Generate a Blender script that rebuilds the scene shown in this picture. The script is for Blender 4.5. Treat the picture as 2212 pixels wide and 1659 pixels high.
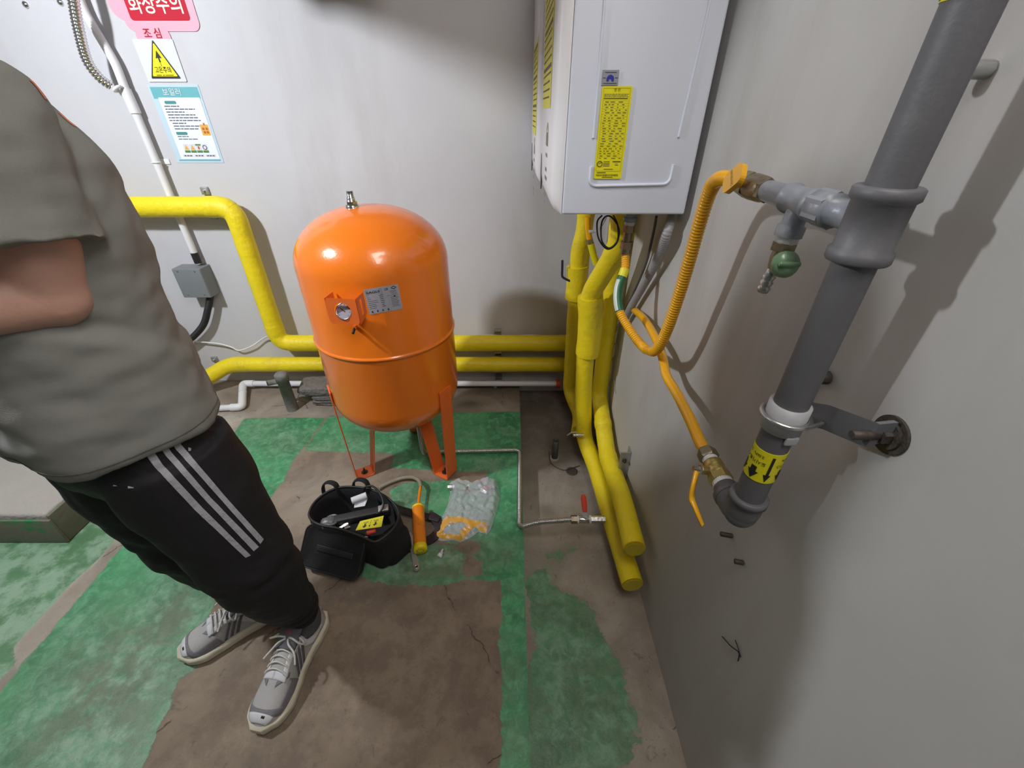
import bpy, bmesh, math, random
import numpy as np
from mathutils import Vector, Matrix, noise
from mathutils.bvhtree import BVHTree
random.seed(7)
S = bpy.context.scene
COL = S.collection
for o in list(bpy.data.objects): bpy.data.objects.remove(o)

# ---------------------------------------------------------------- camera
F_PX, PITCH, EYE = 900.0, math.radians(33.3), 1.45
cd = bpy.data.cameras.new('camera'); cam = bpy.data.objects.new('camera', cd); COL.objects.link(cam)
cam.location = (0, 0, EYE); cam.rotation_euler = (math.pi/2 - PITCH, 0, 0)
cd.sensor_width = 36; cd.lens = 36*F_PX/2212; cd.clip_start = .02
S.camera = cam
S.view_settings.view_transform = 'Standard'; S.view_settings.look = 'None'
S.view_settings.gamma = 1; S.view_settings.exposure = 0.12
try: S.view_settings.use_curve_mapping = False
except Exception: pass

# ---------------------------------------------------------------- world
W = bpy.data.worlds.new('world'); S.world = W; W.use_nodes = True
W.node_tree.nodes['Background'].inputs[0].default_value = (.8, .86, 1, 1)
W.node_tree.nodes['Background'].inputs[1].default_value = .05

# ---------------------------------------------------------------- room size
D, R = 2.25, .487        # back wall plane y, right wall plane x
PIT = -.08               # the floor channel beside the right wall lies lower
CEIL, LEFT, FRONT = 2.75, -3.4, -2.6
SLAB = .047

# ---------------------------------------------------------------- room lamps (tube fittings under the ceiling)
def area(name, loc, target, sx, sy, power, color=(1, 1, 1)):
    l = bpy.data.lights.new(name, 'AREA'); l.shape = 'RECTANGLE'; l.size = sx; l.size_y = sy
    l.energy = power; l.color = color
    o = bpy.data.objects.new(name, l); COL.objects.link(o); o.location = loc
    o.rotation_euler = (Vector(target)-Vector(loc)).to_track_quat('-Z', 'Y').to_euler()
    return o
LAMPS = [(-1.75, .75, 2.22), (.36, -.10, 2.50)]
area('lamp_light', LAMPS[0], (-.95, 2.25, .85), .12, .22, 70, (.92, .96, 1))
area('lamp_light', LAMPS[1], (-.3, 1.0, 0), .60, 1.10, 27, (1, .95, .90))

# ---------------------------------------------------------------- pixel -> place (at the thing's own plane)
CT, ST = math.cos(PITCH), math.sin(PITCH)
def ray(u, v):
    a = (u-1106)/F_PX; b = (829.5-v)/F_PX
    return Vector((a, CT+b*ST, -ST+b*CT))
EYEV = Vector((0, 0, EYE))
def FL(u, v, z=0.0): r = ray(u, v); return EYEV + r*((z-EYE)/r.z)
def WY(u, v, y): r = ray(u, v); return EYEV + r*(y/r.y)
def WX(u, v, x): r = ray(u, v); return EYEV + r*(x/r.x)

# ---------------------------------------------------------------- materials
MATS = {}
def mat(name, color, rough=.5, metal=0., var=.0, vscale=8., bump=0., bscale=60., coat=0., dirt=None, dscale=5., dlo=.5, dhi=.7, stretch=None, **kw):
    if name in MATS: return MATS[name]
    m = bpy.data.materials.new(name); m.use_nodes = True; nt = m.node_tree; n = nt.nodes; l = nt.links
    b = n['Principled BSDF']; c = tuple(color)+(1,)
    b.inputs['Base Color'].default_value = c; b.inputs['Roughness'].default_value = rough
    b.inputs['Metallic'].default_value = metal
    if coat: b.inputs['Coat Weight'].default_value = coat; b.inputs['Coat Roughness'].default_value = .06
    for k, v in kw.items(): b.inputs[k.replace('_', ' ')].default_value = v
    tc = n.new('ShaderNodeTexCoord'); vec = tc.outputs['Object']
    if stretch:
        mp = n.new('ShaderNodeMapping'); mp.inputs['Scale'].default_value = stretch
        l.new(vec, mp.inputs[0]); vec = mp.outputs[0]
    out = None
    if var:
        t = n.new('ShaderNodeTexNoise'); t.inputs['Scale'].default_value = vscale; t.inputs['Detail'].default_value = 6
        l.new(vec, t.inputs['Vector'])
        mx = n.new('ShaderNodeMix'); mx.data_type = 'RGBA'
        mx.inputs[6].default_value = tuple(max(0, x*(1-var)) for x in color)+(1,)
        mx.inputs[7].default_value = tuple(min(1, x*(1+var)) for x in color)+(1,)
        l.new(t.outputs['Fac'], mx.inputs[0]); out = mx.outputs[2]
    if dirt:
        t = n.new('ShaderNodeTexNoise'); t.inputs['Scale'].default_value = dscale; t.inputs['Detail'].default_value = 9; t.inputs['Roughness'].default_value = .7
        l.new(vec, t.inputs['Vector'])
        mr = n.new('ShaderNodeMapRange'); mr.inputs[1].default_value = dlo; mr.inputs[2].default_value = dhi
        l.new(t.outputs['Fac'], mr.inputs[0])
        mx = n.new('ShaderNodeMix'); mx.data_type = 'RGBA'; l.new(mr.outputs[0], mx.inputs[0])
        if out: l.new(out, mx.inputs[6])
        else: mx.inputs[6].default_value = c
        mx.inputs[7].default_value = tuple(dirt)+(1,); out = mx.outputs[2]
    if out: l.new(out, b.inputs['Base Color'])
    if bump:
        t = n.new('ShaderNodeTexNoise'); t.inputs['Scale'].default_value = bscale; t.inputs['Detail'].default_value = 5
        l.new(vec, t.inputs['Vector'])
        bp = n.new('ShaderNodeBump'); bp.inputs['Strength'].default_value = bump; bp.inputs['Distance'].default_value = .01
        l.new(t.outputs['Fac'], bp.inputs['Height']); l.new(bp.outputs[0], b.inputs['Normal'])
    MATS[name] = m; return m
def lin(r, g, b):
    f = lambda c: ((c/255+.055)/1.055)**2.4 if c > 10 else c/255/12.92
    return (f(r), f(g), f(b))

M = dict(
 orange=mat('orange_enamel', (.90, .205, .014), .24, 0, .06, 3, .05, 90, coat=.5),
 orange_dull=mat('orange_bracket_paint', (.84, .165, .03), .4, 0, .1, 10, .05, 60),
 boiler=mat('boiler_white_sheet', (.68, .71, .80), .34, 0, .02, 4),
 boiler_cover=mat('boiler_cover_white', (.76, .74, .76), .35, 0, .02, 4),
 sticker_y=mat('sticker_yellow', (.78, .70, .01), .4),
 ink=mat('ink_black', (.015, .012, .01), .5),
 ink_y=mat('ink_on_yellow', (.10, .085, .01), .5),
 silver_lab=mat('silver_label', (.36, .37, .42), .35, .4),
 blue=mat('emblem_blue', (.02, .03, .35), .4),
 wrap=mat('yellow_pipe_wrap', (.86, .68, .012), .5, 0, .06, 7, .35, 45, dirt=(.56, .42, .03), dscale=6, dlo=.56, dhi=.85),
 wrap_tape=mat('yellow_wrap_tape', (.60, .46, .03), .5, 0, .05, 10, .1, 30),
 gas=mat('amber_gas_hose', (.87, .42, .008), .3, 0, .04, 10, coat=.3),
 grey_pipe=mat('grey_pipe_paint', (.118, .117, .127), .5, 0, .10, 14, .05, 260, dirt=(.20, .19, .19), dscale=14, dlo=.58, dhi=.80),
 grey_light=mat('light_grey_paint', (.30, .32, .36), .33, 0, .1, 20, .08, 120),
 brass=mat('brass', (.52, .40, .14), .35, .85, .15, 30, .1, 80),
 brass_dull=mat('dull_brass_nut', (.30, .25, .17), .42, .8, .2, 40, .2, 80),
 steel=mat('steel', (.55, .55, .54), .3, .95, .12, 40, .1, 90),
 chrome=mat('chrome', (.75, .75, .75), .14, 1.),
 galv=mat('galvanised_steel', (.45, .46, .46), .45, .8, .25, 25, .1, 40),
 dark_metal=mat('dark_rusty_metal', (.09, .075, .065), .6, .6, .4, 40, .3, 80),
 white_pl=mat('white_plastic', (.78, .78, .80), .35, 0, .03, 10),
 white_dirty=mat('white_pipe_dusty', (.72, .72, .76), .4, 0, .05, 10, dirt=(.45, .40, .36), dscale=8, dlo=.6, dhi=.8),
 teflon=mat('thread_tape', (.80, .80, .80), .5, 0, .05, 30, .3, 200),
 green_knob=mat('green_knob', (.19, .34, .19), .35, 0, .25, 40, coat=.3),
 handle_y=mat('yellow_handle', (.90, .45, .01), .35, coat=.3),
 red=mat('red_handle', (.72, .07, .045), .45),
 box_grey=mat('junction_box_grey', (.20, .22, .23), .5, 0, .1, 8, .05, 30, dirt=(.5, .5, .5), dscale=9, dlo=.68, dhi=.75),
 black_rub=mat('black_rubber', (.015, .015, .016), .5, 0, .2, 20),
 black_cloth=mat('black_cordura', (.008, .008, .0095), .85, 0, .3, 30, .5, 350),
 black_trim=mat('black_trim', (.018, .018, .02), .5, 0, .3, 30, .2, 200),
 conc=mat('rough_concrete', (.30, .28, .26), .9, 0, .3, 20, 1., 40),
 stone=mat('broken_block', (.19, .17, .16), .95, 0, .3, 30, 1.4, 50),
 pvc_grey=mat('grey_vent_pipe', (.19, .18, .17), .65, 0, .3, 12, .3, 50, dirt=(.28, .27, .25), dscale=12, dlo=.5, dhi=.7),
 paper=mat('paper_white', (.66, .67, .72), .6),
 paper_blue=mat('poster_blue_paper', (.50, .64, .74), .5),
 teal=mat('poster_teal', (.13, .42, .46), .5),
 teal_d=mat('poster_dark_teal', (.07, .26, .26), .5),
 pink=mat('sign_pink', (.72, .36, .46), .5),
 signred=mat('sign_red', (.50, .008, .03), .8),
 cream=mat('sign_cream', (.84, .74, .60), .5),
 sign_y=mat('sign_yellow', (.84, .74, .01), .4),
 green_p=mat('poster_green', (.09, .22, .06), .5),
 note=mat('note_orange', (.76, .40, .07), .5),
 tank_label=mat('tank_label', (.42, .43, .50), .4, .1),
 dial=mat('dial_face', (.30, .26, .30), .4),
 hose_grey=mat('grey_rubber_hose', (.28, .25, .18), .6, 0, .3, 30),
 pump_or=mat('pump_orange', (.83, .24, .008), .4, 0, .05, 10, dirt=(.35, .13, .02), dscale=16, dlo=.62, dhi=.75),
 pump_y=mat('pump_yellow', (.84, .66, .01), .4),
 skin=mat('skin', (.60, .35, .275), .5, 0, .1, 14, .06, 160, Subsurface_Weight=.15, Subsurface_Radius=(.8, .3, .2), Subsurface_Scale=.01),
 shirt=mat('grey_cotton', (.245, .245, .228), .9, 0, .06, 5, .12, 500),
 print_or=mat('orange_print', (.75, .22, .09), .6),
 pants=mat('black_jersey', (.010, .009, .012), .75, 0, .35, 6, .3, 30),
 stripe=mat('white_stripe', (.42, .42, .47), .6, 0, .1, 60, .4, 90),
 sock=mat('grey_sock', (.10, .10, .11), .9, 0, .6, 140, .5, 300),
 hair=mat('black_hair', (.012, .010, .009), .6, 0, .3, 50, .6, 300),
 mesh_w=mat('shoe_mesh_grey', (.48, .46, .45), .7, 0, .06, 60, .5, 700),
 shoe_w=mat('shoe_white_leather', (.60, .60, .62), .5, 0, .06, 30, .1, 200),
 shoe_g=mat('shoe_grey_suede', (.20, .19, .21), .8, 0, .15, 50, .3, 400),
 shoe_dk=mat('shoe_dark_grey', (.11, .11, .13), .7, 0, .15, 50, .3, 400),
 sole=mat('shoe_sole_cream', (.62, .58, .46), .6, 0, .1, 25, .2, 60, dirt=(.30, .26, .2), dscale=18, dlo=.58, dhi=.75),
 lace=mat('lace_cream', (.64, .62, .58), .8, 0, .05, 60, .4, 400),
 logo=mat('tongue_red', (.25, .07, .10), .7),
 film=None, lamp=None, sleeve=mat('pale_grey_sleeve', (.40, .40, .42), .45, 0, .08, 30, dirt=(.25, .24, .23), dscale=20, dlo=.6, dhi=.8))
def film():
    m = bpy.data.materials.new('clear_film'); m.use_nodes = True; nt = m.node_tree; n = nt.nodes; l = nt.links
    b = n['Principled BSDF']; b.inputs['Base Color'].default_value = (.80, .79, .86, 1); b.inputs['Roughness'].default_value = .14
    t = n.new('ShaderNodeTexVoronoi'); t.inputs['Scale'].default_value = 70; t.feature = 'SMOOTH_F1'; tc = n.new('ShaderNodeTexCoord'); l.new(tc.outputs['Object'], t.inputs['Vector'])
    bp = n.new('ShaderNodeBump'); bp.inputs['Strength'].default_value = .8; bp.inputs['Distance'].default_value = .006; l.new(t.outputs['Distance'], bp.inputs['Height']); l.new(bp.outputs[0], b.inputs['Normal'])
    tr = n.new('ShaderNodeBsdfTransparent'); tr.inputs[0].default_value = (.95, .94, .98, 1)
    mx = n.new('ShaderNodeMixShader'); mx.inputs[0].default_value = .42
    l.new(tr.outputs[0], mx.inputs[1]); l.new(b.outputs[0], mx.inputs[2]); l.new(mx.outputs[0], n['Material Output'].inputs[0])
    return m
M['film'] = film()
def lampmat():
    m = bpy.data.materials.new('lamp_tube'); m.use_nodes = True; b = m.node_tree.nodes['Principled BSDF']
    b.inputs['Emission Color'].default_value = (1, .98, .95, 1); b.inputs['Emission Strength'].default_value = 6
    return m
M['lamp'] = lampmat()
# ---------------------------------------------------------------- helpers
def base_of(p):
    while p.parent: p = p.parent
    return Vector(p.location)
def thing(name, label, cat, loc=(0, 0, 0), group=None):
    o = bpy.data.objects.new(name, None); COL.objects.link(o); o.location = loc; o.empty_display_size = .05
    o['label'] = label; o['category'] = cat
    if group: o['group'] = group
    return o
def tag(o, label, cat, group=None):
    o['label'] = label; o['category'] = cat
    if group: o['group'] = group
    return o
class MB:
    def __init__(s): s.v = []; s.f = []; s.mi = []; s.sm = []; s.mats = []
    def add(s, verts, faces, m=0, smooth=True):
        b = len(s.v); s.v += [tuple(x) for x in verts]
        for f in faces: s.f.append(tuple(i+b for i in f)); s.mi.append(m); s.sm.append(smooth)
        return s
    def build(s, name, material, parent=None, label=None, loc=None, kind=None):
        me = bpy.data.meshes.new(name)
        if parent is not None: off = base_of(parent)
        elif loc is not None: off = Vector(loc)
        else:
            a = np.array(s.v); off = Vector(((a[:, 0].min()+a[:, 0].max())/2, (a[:, 1].min()+a[:, 1].max())/2, a[:, 2].min()))
        me.from_pydata([(x-off.x, y-off.y, z-off.z) for x, y, z in s.v], [], s.f)
        for m in (material if isinstance(material, (list, tuple)) else [material]): me.materials.append(m)
        me.polygons.foreach_set('material_index', s.mi); me.polygons.foreach_set('use_smooth', s.sm)
        me.validate(); me.update()
        bm = bmesh.new(); bm.from_mesh(me); bmesh.ops.recalc_face_normals(bm, faces=bm.faces); bm.to_mesh(me); bm.free()
        o = bpy.data.objects.new(name, me); COL.objects.link(o)
        if parent is not None: o.parent = parent
        else: o.location = off
        if label: o['label'] = label
        if kind: o['kind'] = kind
        return o
    # --- shapes
    def box(s, c, size, rot=None, bev=0., m=0, seg=2):
        bm = bmesh.new(); bmesh.ops.create_cube(bm, size=1)
        for v in bm.verts: v.co = Vector((v.co.x*size[0], v.co.y*size[1], v.co.z*size[2]))
        if bev: bmesh.ops.bevel(bm, geom=list(bm.edges), offset=bev, segments=seg, affect='EDGES', profile=.6)
        Rm = rot if rot is not None else Matrix.Identity(3)
        vs = [Rm @ v.co + Vector(c) for v in bm.verts]; fs = [[v.index for v in f.verts] for f in bm.faces]
        bm.free(); return s.add(vs, fs, m, bool(bev) and seg > 1)
    def tube(s, path, r, seg=20, caps=True, m=0, capm=None, flat=1.):
        P = [Vector(p) for p in path]; n = len(P)
        rr = r if callable(r) or isinstance(r, (list, tuple)) else (lambda t: r)
        T = []
        for i in range(n):
            t = (P[min(i+1, n-1)]-P[max(i-1, 0)]); T.append(t.normalized() if t.length > 1e-9 else Vector((0, 0, 1)))
        up = Vector((0, 0, 1)) if abs(T[0].z) < .9 else Vector((0, 1, 0))
        N = (up - T[0]*up.dot(T[0])).normalized(); vs = []; L = 0
        for i in range(n):
            if i:
                L += (P[i]-P[i-1]).length
                q = T[i-1].rotation_difference(T[i]); N = (q @ N); N = (N-T[i]*N.dot(T[i])).normalized()
            B = T[i].cross(N); ri = rr[i] if isinstance(rr, (list, tuple)) else rr(L)
            for k in range(seg):
                a = 2*math.pi*k/seg; vs.append(P[i]+N*(math.cos(a)*ri)+B*(math.sin(a)*ri*flat))
        fs = [(i*seg+k, i*seg+(k+1) % seg, (i+1)*seg+(k+1) % seg, (i+1)*seg+k) for i in range(n-1) for k in range(seg)]
        s.add(vs, fs, m)
        if caps:
            cm = m if capm is None else capm
            s.add(vs[:seg], [tuple(range(seg))[::-1]], cm, False); s.add(vs[-seg:], [tuple(range(seg))], cm, False)
        return s
    def lathe(s, prof, o, d, seg=32, m=0, ref=None, hexa=False):
        """prof: list of (along, radius) from o in direction d"""
        d = Vector(d).normalized(); o = Vector(o)
        rf = Vector(ref) if ref is not None else (Vector((0, 0, 1)) if abs(d.z) < .9 else Vector((1, 0, 0)))
        N = (rf-d*rf.dot(d)).normalized(); B = d.cross(N)
        if hexa: seg = 6
        vs = []
        for (a, r) in prof:
            for k in range(seg):
                t = 2*math.pi*k/seg; vs.append(o+d*a+N*(math.cos(t)*max(r, 1e-5))+B*(math.sin(t)*max(r, 1e-5)))
        n = len(prof)
        fs = [(i*seg+k, i*seg+(k+1) % seg, (i+1)*seg+(k+1) % seg, (i+1)*seg+k) for i in range(n-1) for k in range(seg)]
        s.add(vs, fs, m, not hexa); e = len(s.v)-len(vs)
        s.add(vs[:seg], [tuple(range(seg))[::-1]], m, False); return s.add(vs[-seg:], [tuple(range(seg))], m, False)
    def cyl(s, a, b, r, seg=24, m=0, hexa=False, bev=.0):
        a = Vector(a); b = Vector(b); L = (b-a).length
        pr = [(0, r-bev), (bev, r), (L-bev, r), (L, r-bev)] if bev else [(0, r), (L, r)]
        return s.lathe(pr, a, b-a, seg, m, hexa=hexa)
    def prism(s, pts, o, ux, uy, th, m=0, smooth=False):
        """2D outline -> plate of thickness th along ux x uy, front face at o-plane + th"""
        ux = Vector(ux).normalized(); uy = Vector(uy).normalized(); nn = ux.cross(uy); o = Vector(o)
        a = [o+ux*x+uy*y for x, y in pts]; b = [p+nn*th for p in a]; n = len(a)
        s.add(a+b, [tuple(range(n))[::-1], tuple(range(n, 2*n))]+[(i, (i+1) % n, n+(i+1) % n, n+i) for i in range(n)], m, smooth)
        return s
    def torus(s, c, ax, Rr, r, seg=32, ss=10, m=0, a0=0, a1=None, ref=None):
        ax = Vector(ax).normalized(); rf = Vector(ref) if ref is not None else (Vector((0, 0, 1)) if abs(ax.z) < .9 else Vector((1, 0, 0)))
        N = (rf-ax*rf.dot(ax)).normalized(); B = ax.cross(N); a1_ = 2*math.pi if a1 is None else a1
        n = seg+1
        P = [Vector(c)+(N*math.cos(a0+(a1_-a0)*i/seg)+B*math.sin(a0+(a1_-a0)*i/seg))*Rr for i in range(n)]
        return s.tube(P, r, ss, a1 is not None, m)
    def sphere(s, c, r, m=0, seg=16, sc=(1, 1, 1), rot=None):
        vs = []; n = seg//2
        for i in range(n+1):
            for k in range(seg):
                a = math.pi*i/n; b = 2*math.pi*k/seg
                p = Vector((math.sin(a)*math.cos(b)*r*sc[0], math.sin(a)*math.sin(b)*r*sc[1], math.cos(a)*r*sc[2]))
                if rot is not None: p = rot @ p
                vs.append(Vector(c)+p)
        fs = [(i*seg+k, i*seg+(k+1) % seg, (i+1)*seg+(k+1) % seg, (i+1)*seg+k) for i in range(n) for k in range(seg)]
        return s.add(vs, fs, m)
    def loft(s, rings, sub=4, seg=28, m=0, power=2.):
        """rings: (centre, axis_u(vector with length), axis_v(vector with length)), Catmull interpolation"""
        Rg = [[Vector(x) for x in r[:3]] for r in rings]; out = []
        def cr(a, b, c, d, t): return .5*((2*b)+(c-a)*t+(2*a-5*b+4*c-d)*t*t+(3*b-a-3*c+d)*t**3)
        n = len(Rg)
        for i in range(n-1):
            q = [Rg[max(i-1, 0)], Rg[i], Rg[i+1], Rg[min(i+2, n-1)]]
            for k in range(sub):
                t = k/sub; out.append([cr(q[0][j], q[1][j], q[2][j], q[3][j], t) for j in range(3)])
        out.append(Rg[-1]); vs = []
        for c, u, v in out:
            for k in range(seg):
                a = 2*math.pi*k/seg; ca, sa = math.cos(a), math.sin(a)
                ca = math.copysign(abs(ca)**(2/power), ca); sa = math.copysign(abs(sa)**(2/power), sa)
                vs.append(c+u*ca+v*sa)
        N = len(out)
        fs = [(i*seg+k, i*seg+(k+1) % seg, (i+1)*seg+(k+1) % seg, (i+1)*seg+k) for i in range(N-1) for k in range(seg)]
        fs += [tuple(range(seg))[::-1], tuple(range((N-1)*seg, N*seg))]
        return s.add(vs, fs, m)
def fillet(pts, rad, n=8):
    P = [Vector(p) for p in pts]; out = [P[0]]
    for i in range(1, len(P)-1):
        a, b, c = P[i-1], P[i], P[i+1]; r = rad[i-1] if isinstance(rad, (list, tuple)) else rad
        d1 = (a-b); d2 = (c-b); r1 = min(r, d1.length*.48, d2.length*.48)
        p0 = b+d1.normalized()*r1; p2 = b+d2.normalized()*r1
        for k in range(n+1):
            t = k/n; out.append(p0*(1-t)**2+b*2*t*(1-t)+p2*t*t)
    out.append(P[-1]); return out
def spline(pts, n=10):
    P = [Vector(p) for p in pts]; out = []
    for i in range(len(P)-1):
        a, b, c, d = P[max(i-1, 0)], P[i], P[i+1], P[min(i+2, len(P)-1)]
        for k in range(n):
            t = k/n; out.append(.5*((2*b)+(c-a)*t+(2*a-5*b+4*c-d)*t*t+(3*b-a-3*c+d)*t**3))
    out.append(P[-1]); return out
def resample(P, step):
    P = [Vector(p) for p in P]; out = [P[0]]; acc = 0
    L = [0]
    for i in range(1, len(P)): L.append(L[-1]+(P[i]-P[i-1]).length)
    n = max(2, int(L[-1]/step)); j = 0
    for k in range(1, n+1):
        s = L[-1]*k/n
        while j < len(P)-2 and L[j+1] < s: j += 1
        t = (s-L[j])/max(1e-9, L[j+1]-L[j]); out.append(P[j].lerp(P[j+1], t))
    return out
def wrapped(P, r, seed=0, amp=.03):
    """hand-wrapped insulation: path plus slightly uneven radius"""
    P = resample(P, .012)
    return P, [r*(1+amp*noise.noise(Vector((i*.16, seed, 0)))+amp*.4*noise.noise(Vector((i*.7, seed+9, 0)))) for i in range(len(P))]
def text_mesh(s, body, o, ux, uy, size, m=0, lift=.0006, bold=.0, align='CENTER', width=None):
    """add text outlines to MB s"""
    c = bpy.data.curves.new('t', 'FONT'); c.body = body; c.align_x = align; c.align_y = 'CENTER'; c.size = size; c.offset = bold*size
    c.resolution_u = 3
    ob = bpy.data.objects.new('t', c); COL.objects.link(ob); bpy.context.view_layer.update()
    me = bpy.data.meshes.new_from_object(ob)
    ux = Vector(ux).normalized(); uy = Vector(uy).normalized(); nn = ux.cross(uy); o = Vector(o)
    w = 1.
    if width and me.vertices:
        xs = [v.co.x for v in me.vertices]; w = width/max(1e-6, max(xs)-min(xs))
    for k, p in enumerate(me.polygons):          # overlapping strokes of a glyph: every facet a hair apart
        q = [me.vertices[a].co for a in p.vertices]
        s.add([o+ux*(v.x*w)+uy*v.y+nn*(lift+(k % 13)*.00003) for v in q], [tuple(range(len(q)))], m, False)
    bpy.data.objects.remove(ob); bpy.data.curves.remove(c); bpy.data.meshes.remove(me)
def rrect(w, h, r, n=5):
    out = []
    for cx, cy, a0 in ((w/2-r, h/2-r, 0), (-w/2+r, h/2-r, 90), (-w/2+r, -h/2+r, 180), (w/2-r, -h/2+r, 270)):
        for k in range(n+1):
            a = math.radians(a0+90*k/n); out.append((cx+r*math.cos(a), cy+r*math.sin(a)))
    return out
def fuse(mb, voxel=.008, smooth=6, deform=None):
    """voxel-union the closed shells of an MB and return one clean MB"""
    me = bpy.data.meshes.new('f'); me.from_pydata(mb.v, [], mb.f); o = bpy.data.objects.new('f', me); COL.objects.link(o)
    bm = bmesh.new(); bm.from_mesh(me); bmesh.ops.recalc_face_normals(bm, faces=bm.faces); bm.to_mesh(me); bm.free()
    md = o.modifiers.new('r', 'REMESH'); md.mode = 'VOXEL'; md.voxel_size = voxel
    if smooth: sm = o.modifiers.new('s', 'SMOOTH'); sm.iterations = smooth; sm.factor = .5
    bpy.context.view_layer.update()
    e = o.evaluated_get(bpy.context.evaluated_depsgraph_get()); m2 = bpy.data.meshes.new_from_object(e)
    out = MB(); n = len(m2.vertices); co = np.zeros(n*3); m2.vertices.foreach_get('co', co); co = co.reshape(-1, 3)
    no = np.zeros(n*3); m2.vertices.foreach_get('normal', no); no = no.reshape(-1, 3)
    if deform is not None: co = deform(co, no)
    out.add([tuple(c) for c in co], [tuple(p.vertices) for p in m2.polygons])
    bpy.data.objects.remove(o); bpy.data.meshes.remove(me); bpy.data.meshes.remove(m2)
    return out
def bvh_of(o):
    off = base_of(o) if o.parent else Vector(o.location)
    return BVHTree.FromPolygons([v.co+off for v in o.data.vertices], [tuple(p.vertices) for p in o.data.polygons])
def hit(bvh, u, v):
    r = ray(u, v).normalized(); p, n, _, _ = bvh.ray_cast(EYEV, r)
    return (p, n) if p is not None else (None, None)
def ribbon(s, bvh, A, B, n=24, k=3, lift=.0015, m=0):
    """strip of cloth/paint laid on a surface between two image lines A and B (lists of (u,v))"""
    def lerpline(L, t):
        x = t*(len(L)-1); i = min(int(x), len(L)-2); f = x-i
        return (L[i][0]*(1-f)+L[i+1][0]*f, L[i][1]*(1-f)+L[i+1][1]*f)
    vs = []; last = None
    for i in range(n+1):
        a = lerpline(A, i/n); b = lerpline(B, i/n)
        for j in range(k+1):
            u = a[0]+(b[0]-a[0])*j/k; v = a[1]+(b[1]-a[1])*j/k
            p, nn = hit(bvh, u, v)
            if p is None: p = last if last is not None else Vector((0, 0, -1))
            else:
                if nn.dot(p-EYEV) > 0: nn = -nn
                p = p+nn*lift
            last = p; vs.append(p)
    s.add(vs, [(i*(k+1)+j, i*(k+1)+j+1, (i+1)*(k+1)+j+1, (i+1)*(k+1)+j) for i in range(n) for j in range(k)], m)
    return s
def struct(o): o['kind'] = 'structure'; return o
# ---------------------------------------------------------------- floor, painted green over concrete
def poly_sd(X, Y, poly):
    P = np.array([(p[0], p[1]) for p in poly]); n = len(P)
    d = np.full(X.shape, 1e9); ins = np.zeros(X.shape, bool)
    for i in range(n):
        a = P[i]; b = P[(i+1) % n]; e = b-a; wx = X-a[0]; wy = Y-a[1]
        t = np.clip((wx*e[0]+wy*e[1])/(e@e+1e-12), 0, 1)
        d = np.minimum(d, (wx-e[0]*t)**2+(wy-e[1]*t)**2)
        c = ((a[1] <= Y) & (b[1] > Y)) | ((b[1] <= Y) & (a[1] > Y))
        with np.errstate(divide='ignore', invalid='ignore'):
            xi = a[0]+(Y-a[1])/(b[1]-a[1])*e[0]
        ins ^= c & (X < xi)
    return np.where(ins, 1, -1)*np.sqrt(d)
def FP(L, z=0.): return [FL(u, v, z)[:2] for u, v in L]
xs = list(np.arange(LEFT, -2.45, .12))+list(np.arange(-2.45, SLAB-.004, .0095))+[SLAB, SLAB]
xk = len(xs)-1
xs += list(np.arange(SLAB+.008, R+.03, .0095))+[R+.04]
ys = list(np.arange(FRONT, .1, .12))+list(np.arange(.1, D+.02, .0095))+[D+.04]
nx, ny = len(xs), len(ys)
XX, YY = np.meshgrid(np.array(xs), np.array(ys)); ZZ = np.zeros_like(XX); ZZ[:, xk:] = PIT
# gentle unevenness of the rubble strip behind the slab
green_main = FP([(528, 904), (640, 902), (700, 903), (860, 893), (1118, 889)])+[(SLAB+.2, FL(1118, 889)[1]), (SLAB+.2, -2.6), (-3.3, -2.6)]+FP([(0, 1497), (115, 1357), (205, 1252), (294, 1147), (336, 1090), (470, 985)])
brown = FP([(655, 973), (720, 976), (845, 979), (852, 990), (842, 1010), (905, 1014), (975, 1018), (1050, 1018), (1052, 1036), (1060, 1045), (1030, 1045), (985, 1040), (935, 1040), (926, 1060), (926, 1110), (945, 1168), (985, 1176), (1030, 1168), (1036, 1185), (1012, 1203), (1040, 1215), (1043, 1240), (1015, 1243), (1000, 1230), (1008, 1196), (975, 1178), (900, 1170), (860, 1178), (812, 1205), (780, 1222), (772, 1238), (800, 1257), (860, 1266), (960, 1266), (1000, 1254), (1083, 1253), (1085, 1330), (1076, 1380), (1084, 1460), (1083, 1560), (1079, 1659)])+[(.0, .1), (.0, -2.6), (-1.25, -2.6)]+FP([(310, 1659), (360, 1545), (385, 1470), (430, 1440), (442, 1400), (455, 1330), (470, 1270), (520, 1180), (575, 1090), (610, 1040), (640, 985)])
isl = [FP([(842, 1060), (868, 1045), (925, 1038), (930, 1050), (925, 1108), (905, 1120), (880, 1100), (845, 1085)])]
strip = FP([(292, 1147), (205, 1250), (110, 1362), (60, 1420), (36, 1446), (0, 1500), (-80, 1570), (-120, 1560), (0, 1470), (30, 1440), (33, 1392), (70, 1355), (110, 1310), (160, 1255), (210, 1210), (245, 1170), (262, 1147)])
sd = poly_sd(XX, YY, green_main)
sd = np.minimum(sd, -poly_sd(XX, YY, brown))
for q in isl: sd = np.maximum(sd, poly_sd(XX, YY, q))
left_old = poly_sd(XX, YY, FP([(294, 1147), (0, 1497), (-200, 1700), (-900, 1700), (-900, 1100), (180, 1100), (320, 1090)]))
sd = np.maximum(sd, np.minimum(left_old, -poly_sd(XX, YY, strip)))
old = np.clip(left_old/.03, 0, 1)                          # old, washed-out paint left of the strip
seamline = np.exp(-(poly_sd(XX, YY, FP([(706, 906), (702, 906), (652, 972), (656, 974)]))/.006)**2)
sd = np.where(seamline > .5, -.01, sd)
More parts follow.
